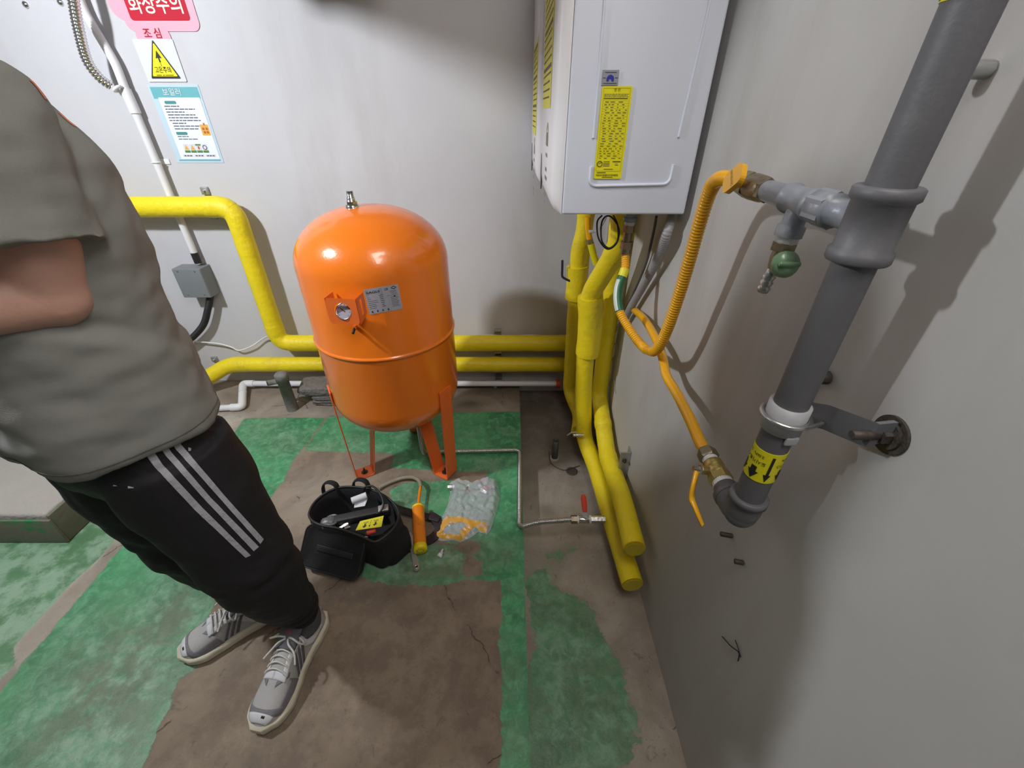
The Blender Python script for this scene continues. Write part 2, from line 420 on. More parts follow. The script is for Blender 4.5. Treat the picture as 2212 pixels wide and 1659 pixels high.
worn = np.zeros_like(XX)                                   # patches where the paint is thin
for (u, v, ru, k) in ((1000, 1180, .12, .75), (860, 1200, .15, .75), (880, 1250, .1, .5), (990, 1215, .07, .8), (1095, 1200, .04, .5), (1080, 1390, .03, .4), (1100, 1450, .05, .45), (1110, 1600, .06, .4), (885, 1075, .10, .6), (620, 960, .10, .35), (240, 1350, .2, .35), (330, 1560, .3, .45), (120, 1560, .25, .35), (200, 1600, .2, .3), (430, 1270, .15, .2), (560, 930, .15, .3), (760, 955, .08, .35), (700, 970, .06, .6), (1060, 1010, .06, .4), (380, 1330, .1, .5), (250, 1450, .1, .4)):
    p = FL(u, v); worn += k*np.exp(-((XX-p.x)**2+(YY-p.y)**2)/ru**2)
tone = np.full_like(XX, .22)                               # 0 brown, 1 pale grey concrete
def tn(poly, val, soft=.03):
    global tone
    w = np.clip(poly_sd(XX, YY, poly)/soft+.5, 0, 1); tone = tone*(1-w)+val*w
tn(green_main, .1); tn([(-3.4, -2.6), (-3.4, 2.3)]+FP([(430, 830), (528, 904), (470, 985), (336, 1090), (294, 1147), (0, 1497)]), .9, .1)
tn(FP([(545, 855), (1110, 850), (1115, 886), (700, 900), (545, 900)]), .45, .06)
tn(FP([(590, 1080), (640, 1020), (720, 1010), (800, 1040), (720, 1110), (620, 1130)]), .38, .2)
tn(strip, .5)
pit = XX > SLAB+.001; pit[:, xk:] = True
tone[pit] = .55
pw = np.zeros_like(XX)
for (u, v, ru, k) in ((1190, 1210, .07, .55), (1160, 1260, .06, .9), (1240, 1180, .07, .5), (1230, 1330, .10, .9), (1180, 1330, .07, .9), (1260, 1420, .10, .9), (1180, 1440, .08, .8), (1300, 1480, .09, .8), (1180, 1560, .09, .7), (1340, 1590, .1, .6), (1260, 1620, .1, .55), (1220, 1500, .08, .4), (1160, 1650, .06, .7)):
    p = FL(u, v, PIT); pw += k*np.exp(-((XX-p.x)**2+(YY-p.y)**2)/ru**2)
sd = np.where(pit, (pw-.50)*.045, sd); worn = np.where(pit, .62+.2*old, worn)
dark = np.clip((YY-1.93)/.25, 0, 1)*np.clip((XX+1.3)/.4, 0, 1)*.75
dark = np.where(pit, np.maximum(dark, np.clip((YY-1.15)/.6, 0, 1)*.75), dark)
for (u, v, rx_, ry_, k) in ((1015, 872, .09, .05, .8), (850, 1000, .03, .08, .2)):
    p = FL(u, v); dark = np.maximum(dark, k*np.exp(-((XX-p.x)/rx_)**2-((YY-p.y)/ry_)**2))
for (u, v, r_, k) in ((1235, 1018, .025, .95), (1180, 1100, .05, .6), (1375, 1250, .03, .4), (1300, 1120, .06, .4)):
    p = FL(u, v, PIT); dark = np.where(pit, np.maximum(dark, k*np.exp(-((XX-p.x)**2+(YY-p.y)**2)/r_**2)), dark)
V = np.stack([XX, YY, ZZ], -1).reshape(-1, 3)
fl = MB(); fl.add([tuple(v) for v in V], [(j*nx+i, j*nx+i+1, (j+1)*nx+i+1, (j+1)*nx+i) for j in range(ny-1) for i in range(nx-1)], 0, False)
def floor_mat():
    m = bpy.data.materials.new('painted_concrete_floor'); m.use_nodes = True; nt = m.node_tree; n = nt.nodes; l = nt.links
    b = n['Principled BSDF']; tc = n.new('ShaderNodeTexCoord')
    def nz(sc, det=8, ro=.65, dist=0.):
        t = n.new('ShaderNodeTexNoise'); t.inputs['Scale'].default_value = sc; t.inputs['Detail'].default_value = det; t.inputs['Roughness'].default_value = ro; t.inputs['Distortion'].default_value = dist
        l.new(tc.outputs['Object'], t.inputs['Vector']); return t.outputs['Fac']
    def at(nm): a = n.new('ShaderNodeAttribute'); a.attribute_name = nm; return a.outputs['Fac']
    def mth(op, a, c=None, clamp=False):
        x = n.new('ShaderNodeMath'); x.operation = op; x.use_clamp = clamp
        for i, q in enumerate((a, c)):
            if q is None: continue
            if isinstance(q, (int, float)): x.inputs[i].default_value = q
            else: l.new(q, x.inputs[i])
        return x.outputs[0]
    def mixc(f, a, c):
        x = n.new('ShaderNodeMix'); x.data_type = 'RGBA'
        for i, q in ((0, f), (6, a), (7, c)):
            if isinstance(q, (int, float)): x.inputs[i].default_value = q
            elif isinstance(q, tuple): x.inputs[i].default_value = q+(1,)
            else: l.new(q, x.inputs[i])
        return x.outputs[2]
    def rng(v, a, c, d=0., e=1.):
        x = n.new('ShaderNodeMapRange'); x.interpolation_type = 'SMOOTHSTEP'
        x.inputs[1].default_value = a; x.inputs[2].default_value = c; x.inputs[3].default_value = d; x.inputs[4].default_value = e
        l.new(v, x.inputs[0]); return x.outputs[0]
    N1 = nz(9, 10, .7); N2 = nz(28, 8, .7, .6); N3 = nz(120, 4); N4 = nz(3.2, 5, .6, .8); N5 = nz(420, 2)
    # ragged paint edge
    e = mth('ADD', mth('MULTIPLY', at('paint'), 55.), mth('MULTIPLY', mth('SUBTRACT', N2, .5), 2.2))
    chips = mth('MULTIPLY', mth('MULTIPLY', at('worn'), 4.2), mth('SUBTRACT', N1, .46))
    e = mth('SUBTRACT', e, mth('MAXIMUM', chips, 0.))
    pm = rng(e, -.15, .15)
    # paint colour
    g = mixc(rng(N4, .35, .65), lin(50, 120, 80), lin(72, 150, 100))
    g = mixc(rng(N2, .42, .75), g, lin(98, 180, 126))
    wash = mth('ADD', mth('MULTIPLY', rng(N1, .45, .70), .38), mth('MULTIPLY', mth('MULTIPLY', at('worn'), rng(N2, .3, .6)), .75), True)
    g = mixc(wash, g, lin(136, 160, 138))
    g = mixc(mth('MULTIPLY', rng(N1, .60, .42), mth('MULTIPLY', at('worn'), .75)), g, lin(96, 100, 78))
    olda = at('old')
    g = mixc(mth('MULTIPLY', olda, .75), g, mixc(rng(N1, .40, .58), lin(96, 128, 92), lin(158, 182, 158)))
    sp = rng(N3, .66, .72)
    g = mixc(mth('MULTIPLY', sp, .7), g, lin(38, 70, 45))
    # concrete colour
    c = mixc(at('tone'), lin(112, 95, 80), lin(198, 192, 180))
    c = mixc(mth('MULTIPLY', rng(N1, .40, .60), .65), c, mixc(at('tone'), lin(152, 136, 114), lin(158, 150, 138)))
    c = mixc(mth('MULTIPLY', rng(N4, .4, .62), .35), c, lin(92, 78, 66))
    c = mixc(mth('MULTIPLY', rng(N3, .60, .74), .5), c, lin(76, 66, 58))
    c = mixc(mth('MULTIPLY', rng(N5, .66, .72), .6), c, lin(190, 182, 170))
    vo = n.new('ShaderNodeTexVoronoi'); vo.feature = 'DISTANCE_TO_EDGE'; vo.inputs['Scale'].default_value = 1.5
    wp = n.new('ShaderNodeMix'); wp.data_type = 'VECTOR'; wp.inputs[0].default_value = .12; l.new(tc.outputs['Object'], wp.inputs[4])
    nv = n.new('ShaderNodeTexNoise'); nv.inputs['Scale'].default_value = 7; nv.inputs['Detail'].default_value = 6; l.new(tc.outputs['Object'], nv.inputs['Vector']); l.new(nv.outputs['Color'], wp.inputs[5])
    l.new(wp.outputs[1], vo.inputs['Vector'])
    crk = mth('MULTIPLY', rng(vo.outputs['Distance'], .0045, .0015), rng(N4, .5, .56))
    c = mixc(mth('MULTIPLY', crk, .75), c, lin(52, 44, 38))
    c = mixc(mth('MULTIPLY', rng(N2, .60, .66), .35), c, lin(70, 62, 54))
    gm = mth('MULTIPLY', rng(N2, .62, .68), rng(N1, .55, .62)); c = mixc(mth('MULTIPLY', gm, .6), c, lin(82, 120, 84))
    g = mixc(mth('MULTIPLY', rng(N5, .64, .70), .5), g, lin(170, 200, 175))
    g = mixc(mth('MULTIPLY', mth('MULTIPLY', rng(N3, .30, .24), 1.), .6), g, lin(30, 66, 42))
    col = mixc(pm, c, g)
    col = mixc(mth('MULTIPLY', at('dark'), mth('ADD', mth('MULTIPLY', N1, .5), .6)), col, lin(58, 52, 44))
    l.new(col, b.inputs['Base Color'])
    rg = mixc(pm, (.85, .85, .85), (.42, .42, .42)); l.new(rg, b.inputs['Roughness'])
    bp = n.new('ShaderNodeBump'); bp.inputs['Strength'].default_value = .55; bp.inputs['Distance'].default_value = .004
    hsum = mth('ADD', mth('ADD', mth('MULTIPLY', pm, .35), mth('MULTIPLY', N1, .9)), mth('MULTIPLY', N3, .3))
    l.new(hsum, bp.inputs['Height']); l.new(bp.outputs[0], b.inputs['Normal'])
    return m
fo = struct(fl.build('floor', floor_mat(), loc=(0, 0, 0)))
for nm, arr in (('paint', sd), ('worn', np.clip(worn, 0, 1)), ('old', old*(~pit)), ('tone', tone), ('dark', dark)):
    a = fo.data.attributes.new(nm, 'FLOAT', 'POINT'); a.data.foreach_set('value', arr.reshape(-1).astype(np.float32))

# ---------------------------------------------------------------- walls
def wall_mat(name, c1, c2, stain, seed, drip=True):
    m = bpy.data.materials.new(name); m.use_nodes = True; nt = m.node_tree; n = nt.nodes; l = nt.links
    b = n['Principled BSDF']; b.inputs['Roughness'].default_value = .62
    tc = n.new('ShaderNodeTexCoord'); mp = n.new('ShaderNodeMapping'); mp.inputs['Location'].default_value = (seed, seed*2, 0)
    l.new(tc.outputs['Object'], mp.inputs[0])
    def nz(sc, det=8, ro=.6, st=(1, 1, 1)):
        q = n.new('ShaderNodeMapping'); q.inputs['Scale'].default_value = st; l.new(mp.outputs[0], q.inputs[0])
        t = n.new('ShaderNodeTexNoise'); t.inputs['Scale'].default_value = sc; t.inputs['Detail'].default_value = det; t.inputs['Roughness'].default_value = ro
        l.new(q.outputs[0], t.inputs['Vector']); return t.outputs['Fac']
    def mr(v, a, c, d, e):
        x = n.new('ShaderNodeMapRange'); x.inputs[1].default_value = a; x.inputs[2].default_value = c; x.inputs[3].default_value = d; x.inputs[4].default_value = e
        l.new(v, x.inputs[0]); return x.outputs[0]
    def mixc(f, a, c):
        x = n.new('ShaderNodeMix'); x.data_type = 'RGBA'; l.new(f, x.inputs[0])
        for i, q in ((6, a), (7, c)):
            if isinstance(q, tuple): x.inputs[i].default_value = q+(1,)
            else: l.new(q, x.inputs[i])
        return x.outputs[2]
    col = mixc(mr(nz(1.6, 4), .35, .65, 0, 1), c1, c2)
    col = mixc(mr(nz(3.0, 5, .6, (1, 1, .22)), .52, .75, 0, .55), col, stain)
    col = mixc(mr(nz(30, 9, .75), .70, .76, 0, .5), col, tuple(x*.35 for x in stain))
    l.new(col, b.inputs['Base Color'])
    bp = n.new('ShaderNodeBump'); bp.inputs['Strength'].default_value = .35; bp.inputs['Distance'].default_value = .004
    a = nz(5, 6, .5, (1, 1, .5)); l.new(a, bp.inputs['Height'])
    bp2 = n.new('ShaderNodeBump'); bp2.inputs['Strength'].default_value = .2; bp2.inputs['Distance'].default_value = .001
    l.new(nz(170, 4), bp2.inputs['Height']); l.new(bp.outputs[0], bp2.inputs['Normal']); l.new(bp2.outputs[0], b.inputs['Normal'])
    return m
WB = wall_mat('back_wall_paint', lin(205, 204, 208), lin(198, 197, 202), lin(178, 174, 172), 1)
WR = wall_mat('right_wall_paint', lin(190, 188, 186), lin(182, 179, 176), lin(150, 143, 136), 4)
T = .12; LO = PIT-.1
def slab(name, c, s, m): return struct(MB().box(c, s).build(name, m, loc=c))
slab('wall_back', ((LEFT+R)/2, D+T/2, (CEIL+LO)/2), (R-LEFT+2*T, T, CEIL-LO), WB)
slab('wall_right', (R+T/2, (D+FRONT)/2, (CEIL+LO)/2), (T, D-FRONT, CEIL-LO), WR)
slab('wall_left', (LEFT-T/2, (D+FRONT)/2, (CEIL+LO)/2), (T, D-FRONT, CEIL-LO), WB)
slab('wall_front', ((LEFT+R)/2, FRONT-T/2, (CEIL+LO)/2), (R-LEFT+2*T, T, CEIL-LO), WB)
slab('ceiling', ((LEFT+R)/2, (D+FRONT)/2, CEIL+T/2), (R-LEFT+2*T, D-FRONT+2*T, T), WB)

# hairline cracks / dark wires on the plaster
# concrete plinth at the left
pc = FL(147, 1175); ph = WY(119, 1121, pc.y).z
m_pl = mat('plinth_concrete', lin(172, 167, 158), .85, 0, .12, 5, .6, 50)
m_pg = mat('plinth_green_paint', lin(40, 130, 70), .5, 0, .2, 8, .2, 60, dirt=lin(120, 112, 100), dscale=5, dlo=.42, dhi=.52)
t = thing('concrete_plinth', 'low concrete plinth with green painted sides at the left edge behind the person', 'plinth', (pc.x-.45, pc.y+.55, 0))
MB().box((pc.x-.47, pc.y+.44, ph/2), (.90, .84, ph-.004), bev=.012).build('block', m_pl, t)
MB().box((pc.x-.45, pc.y+.009, ph*.45), (.9, .010, ph*.86), bev=.003).box((pc.x-.009, pc.y+.43, ph*.5), (.012, .83, ph*.96), bev=.003).build('painted_side', m_pg, t, label='worn green painted side')

# ceiling tube lamps (out of frame above)
for (x, y, zl) in LAMPS:
    t = thing('ceiling_lamp', 'white batten lamp under the ceiling, '+('left side of the room' if x < 0 else 'near the right wall'), 'lamp', (x, y, zl+.005))
    MB().box((x, y, zl+.03), (.24, .74, .05), bev=.006).cyl((x, y, zl+.05), (x, y, CEIL), .01, 10).build('housing', M['white_pl'], t)

# unseen duct above the frame, added to cast the diagonal shadow on the back wall
t = thing('shadow_duct', 'unseen sheet duct under the ceiling, added to cast a shadow on the back wall', 'duct', (-.8, 1.55, 1.96))
MB().box((-.80, 1.55, 2.20), (.80, 1.36, .46), bev=.006).build('duct_body', M['galv'], t)
for yy in (1.0, 1.6, 2.1): MB().box((-.80, yy, 2.20), (.83, .03, .49), bev=.003).build('flange', M['galv'], t)
for xx in (-1.15, -.45): MB().cyl((xx, 1.3, 2.42), (xx, 1.3, CEIL), .006, 8).build('hanger_rod', M['steel'], t)
# ---------------------------------------------------------------- yellow wrapped pipes on the back wall
X, Y, Z = Vector((1, 0, 0)), Vector((0, 1, 0)), Vector((0, 0, 1))
def wrap_pipe(name, label, path, r, rad, seed, parts=(), group='yellow wrapped heating pipes', nb=10, caps=None):
    P = fillet(path, rad, nb); t = thing(name, label, 'pipe', tuple(min(P, key=lambda q: q.z)), group)
    Q, rr = wrapped(P, r, seed)
    MB().tube(Q, rr, 26).build('wrapped_insulation', M['wrap'], t)
    for (i0, i1, k) in parts:            # taped bands: fraction range, radius factor
        a, b = int(i0*len(Q)), max(int(i1*len(Q)), int(i0*len(Q))+2)
        seg = Q[a:b+1]; n = len(seg)
        MB().tube(seg, [rr[a+i]*(1+(k-1)*min(1, 4*min(i, n-1-i)/max(1, n-1)+.25)) for i in range(n)], 26, False).build('tape_band', M['wrap'], t)
    return t, Q
rp = .047; yb = D-.085
zU = WY(1100, 741, yb).z; zL = WY(1100, 787, yb).z; zT = WY(420, 447, yb).z
xv = WY(597, 748, yb).x; xt = WY(515, 447, yb).x; xv = (xv+xt)/2
x0 = WY(230, 447, yb).x
wrap_pipe('wrapped_pipe', 'yellow wrapped pipe stepping down the back wall and passing behind the orange tank',
    [(x0-.6, yb, zT), (xv, yb, zT), (xv, yb, zU), (.35, yb, zU)], rp, .075, 1, [(.30, .335, 1.05), (.50, .52, 1.05)])
pl = WY(508, 800, yb)
wrap_pipe('wrapped_pipe', 'lowest yellow wrapped pipe on the back wall, bending down beside the shirt hem',
    [(pl.x-.30, yb-.12, zL-.14), (pl.x-.02, yb, zL), (.35, yb, zL)], rp*.95, .06, 2, [(.15, .19, 1.05), (.80, .82, 1.04)])
# ---------------------------------------------------------------- wrapped risers under the boilers, turning into two headers along the right wall
BZ = 1.213
def at_px(L): return [Vector(p) for p in L]
xP3 = .372
p3a = WY(1337, 548, 1.50); p3b = WY(1277, 625, 1.64)
hl_far = FL(1288, 1012, .045); hl_end = FL(1366, 1262, .035)
hu_far = WY(1300, 945, 1.66); hu_end = WX(1370, 1185, .418)
def riser_xy(u, v, y): return WY(u, v, y)
a3 = WY(1262, 940, 1.60)
t, Q = wrap_pipe('wrapped_pipe', 'thick yellow wrapped riser under the near boiler, turning forward into the lower capped header',
    [(.36, 1.47, BZ-.005), WY(1345, 520, 1.50), WY(1272, 640, 1.62), (WY(1265, 800, 1.62).x, 1.62, .35), (a3.x, 1.60, .075), (hl_far.x, 1.42, .045), hl_end], .039, [.05, .06, .06, .06, .05], 3, [(.05, .12, 1.1)])
MB().cyl(Q[-1]+(Q[-1]-Q[-2]).normalized()*.001, Q[-1]+(Q[-1]-Q[-3]).normalized()*.006, .037, 26, bev=.003).build('end_cap', M['wrap_tape'], t)
# valve bulge under the insulation
MB().tube(*wrapped(spline([WY(1275, 640, 1.62), WY(1276, 690, 1.62), WY(1271, 745, 1.62), WY(1268, 765, 1.62)]), .052, 5, .04)).build('valve_jacket', M['wrap'], t)
t, Q = wrap_pipe('wrapped_pipe', 'yellow wrapped riser beside the right wall bending forward into the upper capped header',
    [(.415, 1.72, BZ-.005), (.434, 1.72, .8), (.436, 1.715, .26), WX(1312, 985, .432), WX(1345, 1080, .428), hu_end], .038, [.1, .05, .06, .1], 6, [(.60, .63, 1.08), (.70, .74, 1.06)])
MB().cyl(Q[-1]+(Q[-1]-Q[-2]).normalized()*.001, Q[-1]+(Q[-1]-Q[-3]).normalized()*.006, .035, 26, bev=.003).build('end_cap', M['wrap_tape'], t)
q1 = WY(1234, 800, 1.93)
t, Q = wrap_pipe('wrapped_pipe', 'leftmost yellow wrapped riser from the far boiler, with a thick valve jacket and blue lever',
    [(WY(1266, 470, 1.93).x, 1.93, BZ-.02), WY(1262, 500, 1.93), WY(1250, 540, 1.93), WY(1244, 640, 1.93), (q1.x, 1.93, .14), (q1.x+.05, 1.80, .06), (.345, 1.68, .05)], .037, [.03, .05, .1, .05, .05], 7, [(.04, .1, 1.1), (.43, .45, 1.03)])
MB().tube(*wrapped(spline([WY(1247, 575, 1.93), WY(1247, 600, 1.93), WY(1244, 630, 1.93), WY(1242, 645, 1.93)]), .050, 8, .04)).build('valve_jacket', M['wrap'], t)
def lever(u0, v0, u1, v1, u2, v2, y, par):
    b = MB(); P = fillet([WY(u2+14, v2+6, y), WY(u2, v2, y), WY(u1, v1, y), WY(u0, v0, y)], .01, 5)
    b.tube(P, .0055, 8, flat=.55); b.build('valve_lever', M['lever'], par, label='dark blue lever')
M['lever'] = mat('lever_blue', (.03, .03, .10), .4)
lever(1215, 562, 1214, 598, 1222, 603, 1.90, t)
t2, Q = wrap_pipe('wrapped_pipe', 'thin yellow wrapped riser half hidden between the far boiler risers, with a blue lever',
    [(.345, 2.06, BZ-.02), (.350, 2.06, .7), (.352, 2.04, .20), (.39, 1.80, .14)], .034, .06, 9)
lever(1237, 652, 1233, 690, 1243, 697, 1.97, t2)

# ---------------------------------------------------------------- grey gas riser in the foreground
GX = .395
ge = WX(1607, 1105, GX)
gy = ge.y+.004; zg0 = ge.z; zg1 = CEIL
t = thing('gas_pipe', 'thick dark grey steel gas pipe standing off the right wall with elbow, coupling and branch', 'pipe', (GX, gy, zg0))
def zat(u, v): return WX(u, v, GX).z
RG = .0225
MB().cyl((GX, gy, zg0), (GX, gy, zg1), RG, 40).build('pipe', M['grey_pipe'], t)
zc1, zc0 = zat(1915, 400), zat(1842, 560)
RC = .0285
MB().lathe([(0, RG), (0, RC+.002), (.002, RC+.0035), (.012, RC+.0035), (.015, RC), (zc1-zc0-.015, RC), (zc1-zc0-.012, RC+.0035), (zc1-zc0-.002, RC+.0035), (zc1-zc0, RC+.001), (zc1-zc0, RG)], (GX, gy, zc0), Z, 40).build('coupling', M['grey_pipe'], t)
# elbow at the foot
e1 = WX(1572, 1088, GX-.02)
outd = Vector((-.62, .55, .56)).normalized()
hoseend = WX(1525, 985, .40)
el = fillet([(GX, gy, zg0+.035), (GX, gy, zg0-.010), (GX, gy+.042, zg0-.012)], .028, 10)
outd = (el[-1]-el[-2]).normalized()
b = MB(); b.tube(el, [RG+.0045]*len(el), 32)
b.lathe([(0, RG+.0045), (0, RG+.0075), (.010, RG+.0075), (.012, RG+.0045)], (GX, gy, zg0+.026), Z, 36)
b.sphere((GX, gy+.003, zg0-.008), RG+.0048, seg=28)
b.lathe([(-.004, RG+.0055), (.006, RG+.0055), (.010, .0215), (.022, .0205)], el[-1], outd, 32)
b.build('elbow', M['grey_pipe'], t)
# warning tapes
def tape(z0, z1, nm='warning_tape', writing=True):
    tb = MB(); tb.lathe([(0, RG+.0008), (z1-z0, RG+.0008)], (GX, gy, z0), Z, 48)
    h = z1-z0
    if writing:
        for k in range(7):
            a0 = math.radians(205+k*51); cz = (z0+z1)/2
            def bend(ob, a0=a0):      # wrap flat (x along circumference) -> cylinder
                r = RG+.0014
                return [(GX+math.cos(a0+x/r)*r, gy+math.sin(a0+x/r)*r, cz+y_) for x, y_, _ in ob]
            for kind in (0, 1):
                f = MB()
                if kind == 0:
                    if k % 2 == 0:
                        text_mesh(f, '도시가스', (-.0, h*.12, 0), (-1, 0, 0), (0, -1, 0), .0078, bold=.008); text_mesh(f, '2.5kPa', (.0, h*.32, 0), (-1, 0, 0), (0, -1, 0), .0065, bold=.008)
                        for c_ in range(12):
                            xa, xb_ = -.009+.0015*c_, -.0075+.0015*c_; tp = lambda x: (-.04*h if abs((xa+xb_)/2) < .0052 else -.20*h); bt = lambda x: -.46*h+abs(x)/.009*.26*h
                            f.add([(xa, tp(xa), 0), (xb_, tp(xb_), 0), (xb_, bt(xb_), 0), (xa, bt(xa), 0)], [(0, 1, 2, 3)])
                    else:
                        f.add([(-.002, .4*h, 0), (.002, .4*h, 0), (.002, -.2*h, 0), (.0055, -.2*h, 0), (0, -.45*h, 0), (-.0055, -.2*h, 0), (-.002, -.2*h, 0)], [(0, 1, 2, 3, 4, 5, 6)])
                    tb.add(bend(f.v), f.f, 1, False)
    tb.build(nm, [M['sticker_y'], M['ink']], t, label='yellow warning tape with black arrows')
tape(zat(1638, 1018), zat(1660, 952))
tape(zat(2098, 2), zat(2140, -60), writing=True)
# branch: union, tee, plug valve, drain cock.  Runs from the coupling to the left and back
b0 = WX(1812, 462, GX); b0 = Vector((GX, gy, (zc0+zc1)/2+.002))
b1 = WX(1608, 397, GX-.004)        # yellow valve body
# direction from the coupling towards the valve
def along(u, v):                # point on the branch axis seen at pixel u,v
    r = ray(u, v); w0 = EYEV-b0; dd = (b1-b0).normalized(); a = r.dot(r); bb = r.dot(dd); c = 1; d_ = r.dot(w0); e_ = dd.dot(w0)
    return (a*e_-bb*d_)/(a*c-bb*bb)
bd = (b1-b0).normalized()
s_un0, s_un1, s_t0, s_t1, s_n1, s_v1 = [along(*q) for q in ((1800, 458), (1766, 446), (1762, 444), (1705, 428), (1655, 412), (1612, 398))]
t.select_set(False)
bb_ = MB()
bb_.lathe([(RC-.006, .0155), (s_un0-.002, .0165), (s_un0-.002, .0205), (s_un1, .0205), (s_un1, .015)], b0, bd, 32)
bb_.lathe([(s_un0, .0225), (s_un1, .0225)], b0, bd, hexa=True)
bb_.build('union_nut', M['grey_light'], t)
bb_ = MB()
bb_.lathe([(s_t0-.004, .0155), (s_t0, .0200), (s_t0+.006, .0205), (s_t0+.008, .0180), (s_t1-.008, .0180), (s_t1-.006, .0205), (s_t1, .0200), (s_t1+.002, .0152), (s_n1, .0152)], b0, bd, 36)
tc_ = b0+bd*((s_t0+s_t1)/2+.0)
dn = Vector((-.06, .0, -1)).normalized()
s_dn = .046
bb_.lathe([(0, .0145), (s_dn-.016, .0145), (s_dn-.014, .0180), (s_dn, .0180)], tc_, dn, 32)
bb_.build('branch_tee', M['grey_light'], t)
# yellow-handled plug valve with hex ends
t = thing('gas_valve', 'brass gas valve with a small yellow lever, on the branch beside the grey pipe', 'valve', tuple(b0+bd*s_n1))
v0 = b0+bd*s_n1; Lv = s_v1-s_n1
vb = MB(); vb.lathe([(-.004, .0180), (.006, .0180)], v0, bd, hexa=True); vb.lathe([(.004, .0165), (.010, .0190), (Lv*.6, .0200), (Lv-.014, .0170)], v0, bd, 24)
vb.build('valve_body', M['brass_dull'], t)
MB().lathe([(Lv-.016, .0205), (Lv+.004, .0205)], v0, bd, hexa=True).build('hex_nut', M['olive'] if 'olive' in M else mat('olive_nut', (.27, .27, .14), .4, .6, .2, 40), t)
# handle: flat oval paddle facing the camera
hc = v0+bd*(Lv*.72); tow = (EYEV-hc); tow = (tow-bd*tow.dot(bd)).normalized()
hu = (bd*.75-Z*.65); hu = (hu-tow*hu.dot(tow)).normalized(); hv = tow.cross(hu)
out = [(x*.8-.012, y*.9) for x, y in rrect(.050, .026, .012)]
hb = MB(); hb.cyl(hc+tow*.014, hc+tow*.031, .008, 14)
hb.prism([(x, y*.96) for x, y in rrect(.046, .036, .012)], hc+tow*.030-hu*.004, hu, hv, .009)
hh = hb.build('lever', M['handle_y'], t, label='yellow paddle lever')
tb = MB(); hx = -hu; hy = -hv
tx_ = (-bd*.7-Z*.62); tx_ = (tx_-tow*tx_.dot(tow)).normalized(); text_mesh(tb, 'HANSUNG', hc+tow*.0392-hu*.004, tx_, tow.cross(tx_), .0064, bold=.008)
tb.build('lever_marking', M['ink_y'], hh)
# drain cock below the tee
d0 = tc_+dn*s_dn
t = thing('drain_cock', 'small brass drain cock with a round green knob hanging below the tee', 'valve', tuple(d0+dn*.09))
MB().lathe([(0, .0155), (.007, .0160), (.010, .0145)], d0, dn, 24).build('thread_tape', M['teflon'], t)
MB().lathe([(.008, .0172), (.020, .0172)], d0, dn, hexa=True).lathe([(.019, .011), (.030, .012), (.044, .010), (.052, .008)], d0, dn, 18).build('body', M['brass_dull'], t)
nb = MB()
dd2 = (dn+Vector((-.05, 0, 0))).normalized()
nb.lathe([(.044, .007), (.056, .007), (.058, .0095), (.063, .0075), (.065, .0075), (.067, .0095), (.072, .0075), (.074, .0075), (.076, .0095), (.083, .0075), (.084, .003)], d0, dd2, 16)
nb.build('hose_barb', M['steel'], t)
kc = d0+dn*.040; kt = (EYEV-kc+Vector((.35, 0, 0))).normalized()
kb = MB(); kb.cyl(kc, kc+kt*.02, .006, 12)
kb.lathe([(.012, .006), (.014, .0150), (.018, .0182), (.026, .0186), (.031, .0160), (.033, .008)], kc, kt, 28)
ku = kt.cross(Z).normalized(); kb.box(kc+kt*.034, (.030, .006, .007), Matrix((ku, kt, ku.cross(kt))).transposed(), .003)
kb.build('knob', M['green_knob'], t, label='round green knob')

# ---------------------------------------------------------------- clamp that holds the grey pipe to the wall
cz = zat(1700, 892)
an = WX(1925, 942, R)
t = thing('pipe_clamp', 'grey steel clamp arm bolting the grey pipe to the right wall with a white sleeve', 'bracket', (R-.02, an.y, an.z-.02))
MB().lathe([(0, RG+.0005), (0, RG+.0045), (.044, RG+.0045), (.044, RG+.0005)], (GX, gy, cz-.027), Z, 40).box((GX+.004, gy-RG-.003, cz-.032), (.018, .005, .014), bev=.002).build('plastic_sleeve', M['sleeve'], t, label='pale grey plastic sleeve')
MB().torus((GX, gy, cz-.004), Z, RG+.0085, .0036, 40, 10, a0=math.radians(100), a1=math.radians(395), ref=X).tube([(GX+.012, gy-RG-.0075, cz-.004), (GX+.040, gy-.020, cz-.004)], .0036, 10).build('u_bolt', M['steel'], t)
ab = MB(); zc_ = cz-.004
pth = [(GX+.012, gy+.040), (GX+.030, gy+.004), (GX+.042, gy-.018), (an.x-.028, an.y+.0), (an.x-.010, an.y-.004)]
n_ = len(pth); th = .0025; hh_ = .019
vs = []
for i, (x_, y_) in enumerate(pth):
    hw = hh_*(1 if i < n_-1 else .8)
    zz = zc_+(an.z+.012-zc_)*min(1, max(0, (i-1)/(n_-2)))
    for (dx, dz) in ((th, hw), (-th, hw), (-th, -hw), (th, -hw)): vs.append((x_+dx*.5, y_-dx, zz+dz))
ab.add(vs, [(i*4+k, i*4+(k+1) % 4, (i+1)*4+(k+1) % 4, (i+1)*4+k) for i in range(n_-1) for k in range(4)]+[(3, 2, 1, 0), ((n_-1)*4, (n_-1)*4+1, (n_-1)*4+2, (n_-1)*4+3)], 0, False)
ab.build('clamp_arm', M['grey_pipe'], t)
bo = MB(); az = an.z+.002
bo.cyl((R, an.y, az), (R-.004, an.y, az), .026, 28).cyl((R-.004, an.y, az), (R-.008, an.y, az), .019, 24)
bo.cyl((R-.008, an.y, az), (R-.018, an.y, az), .012, hexa=True).cyl((R-.018, an.y, az), (R-.052, an.y, az), .0065, 14, bev=.001)
bo.build('anchor_bolt', M['dark_metal'], t)

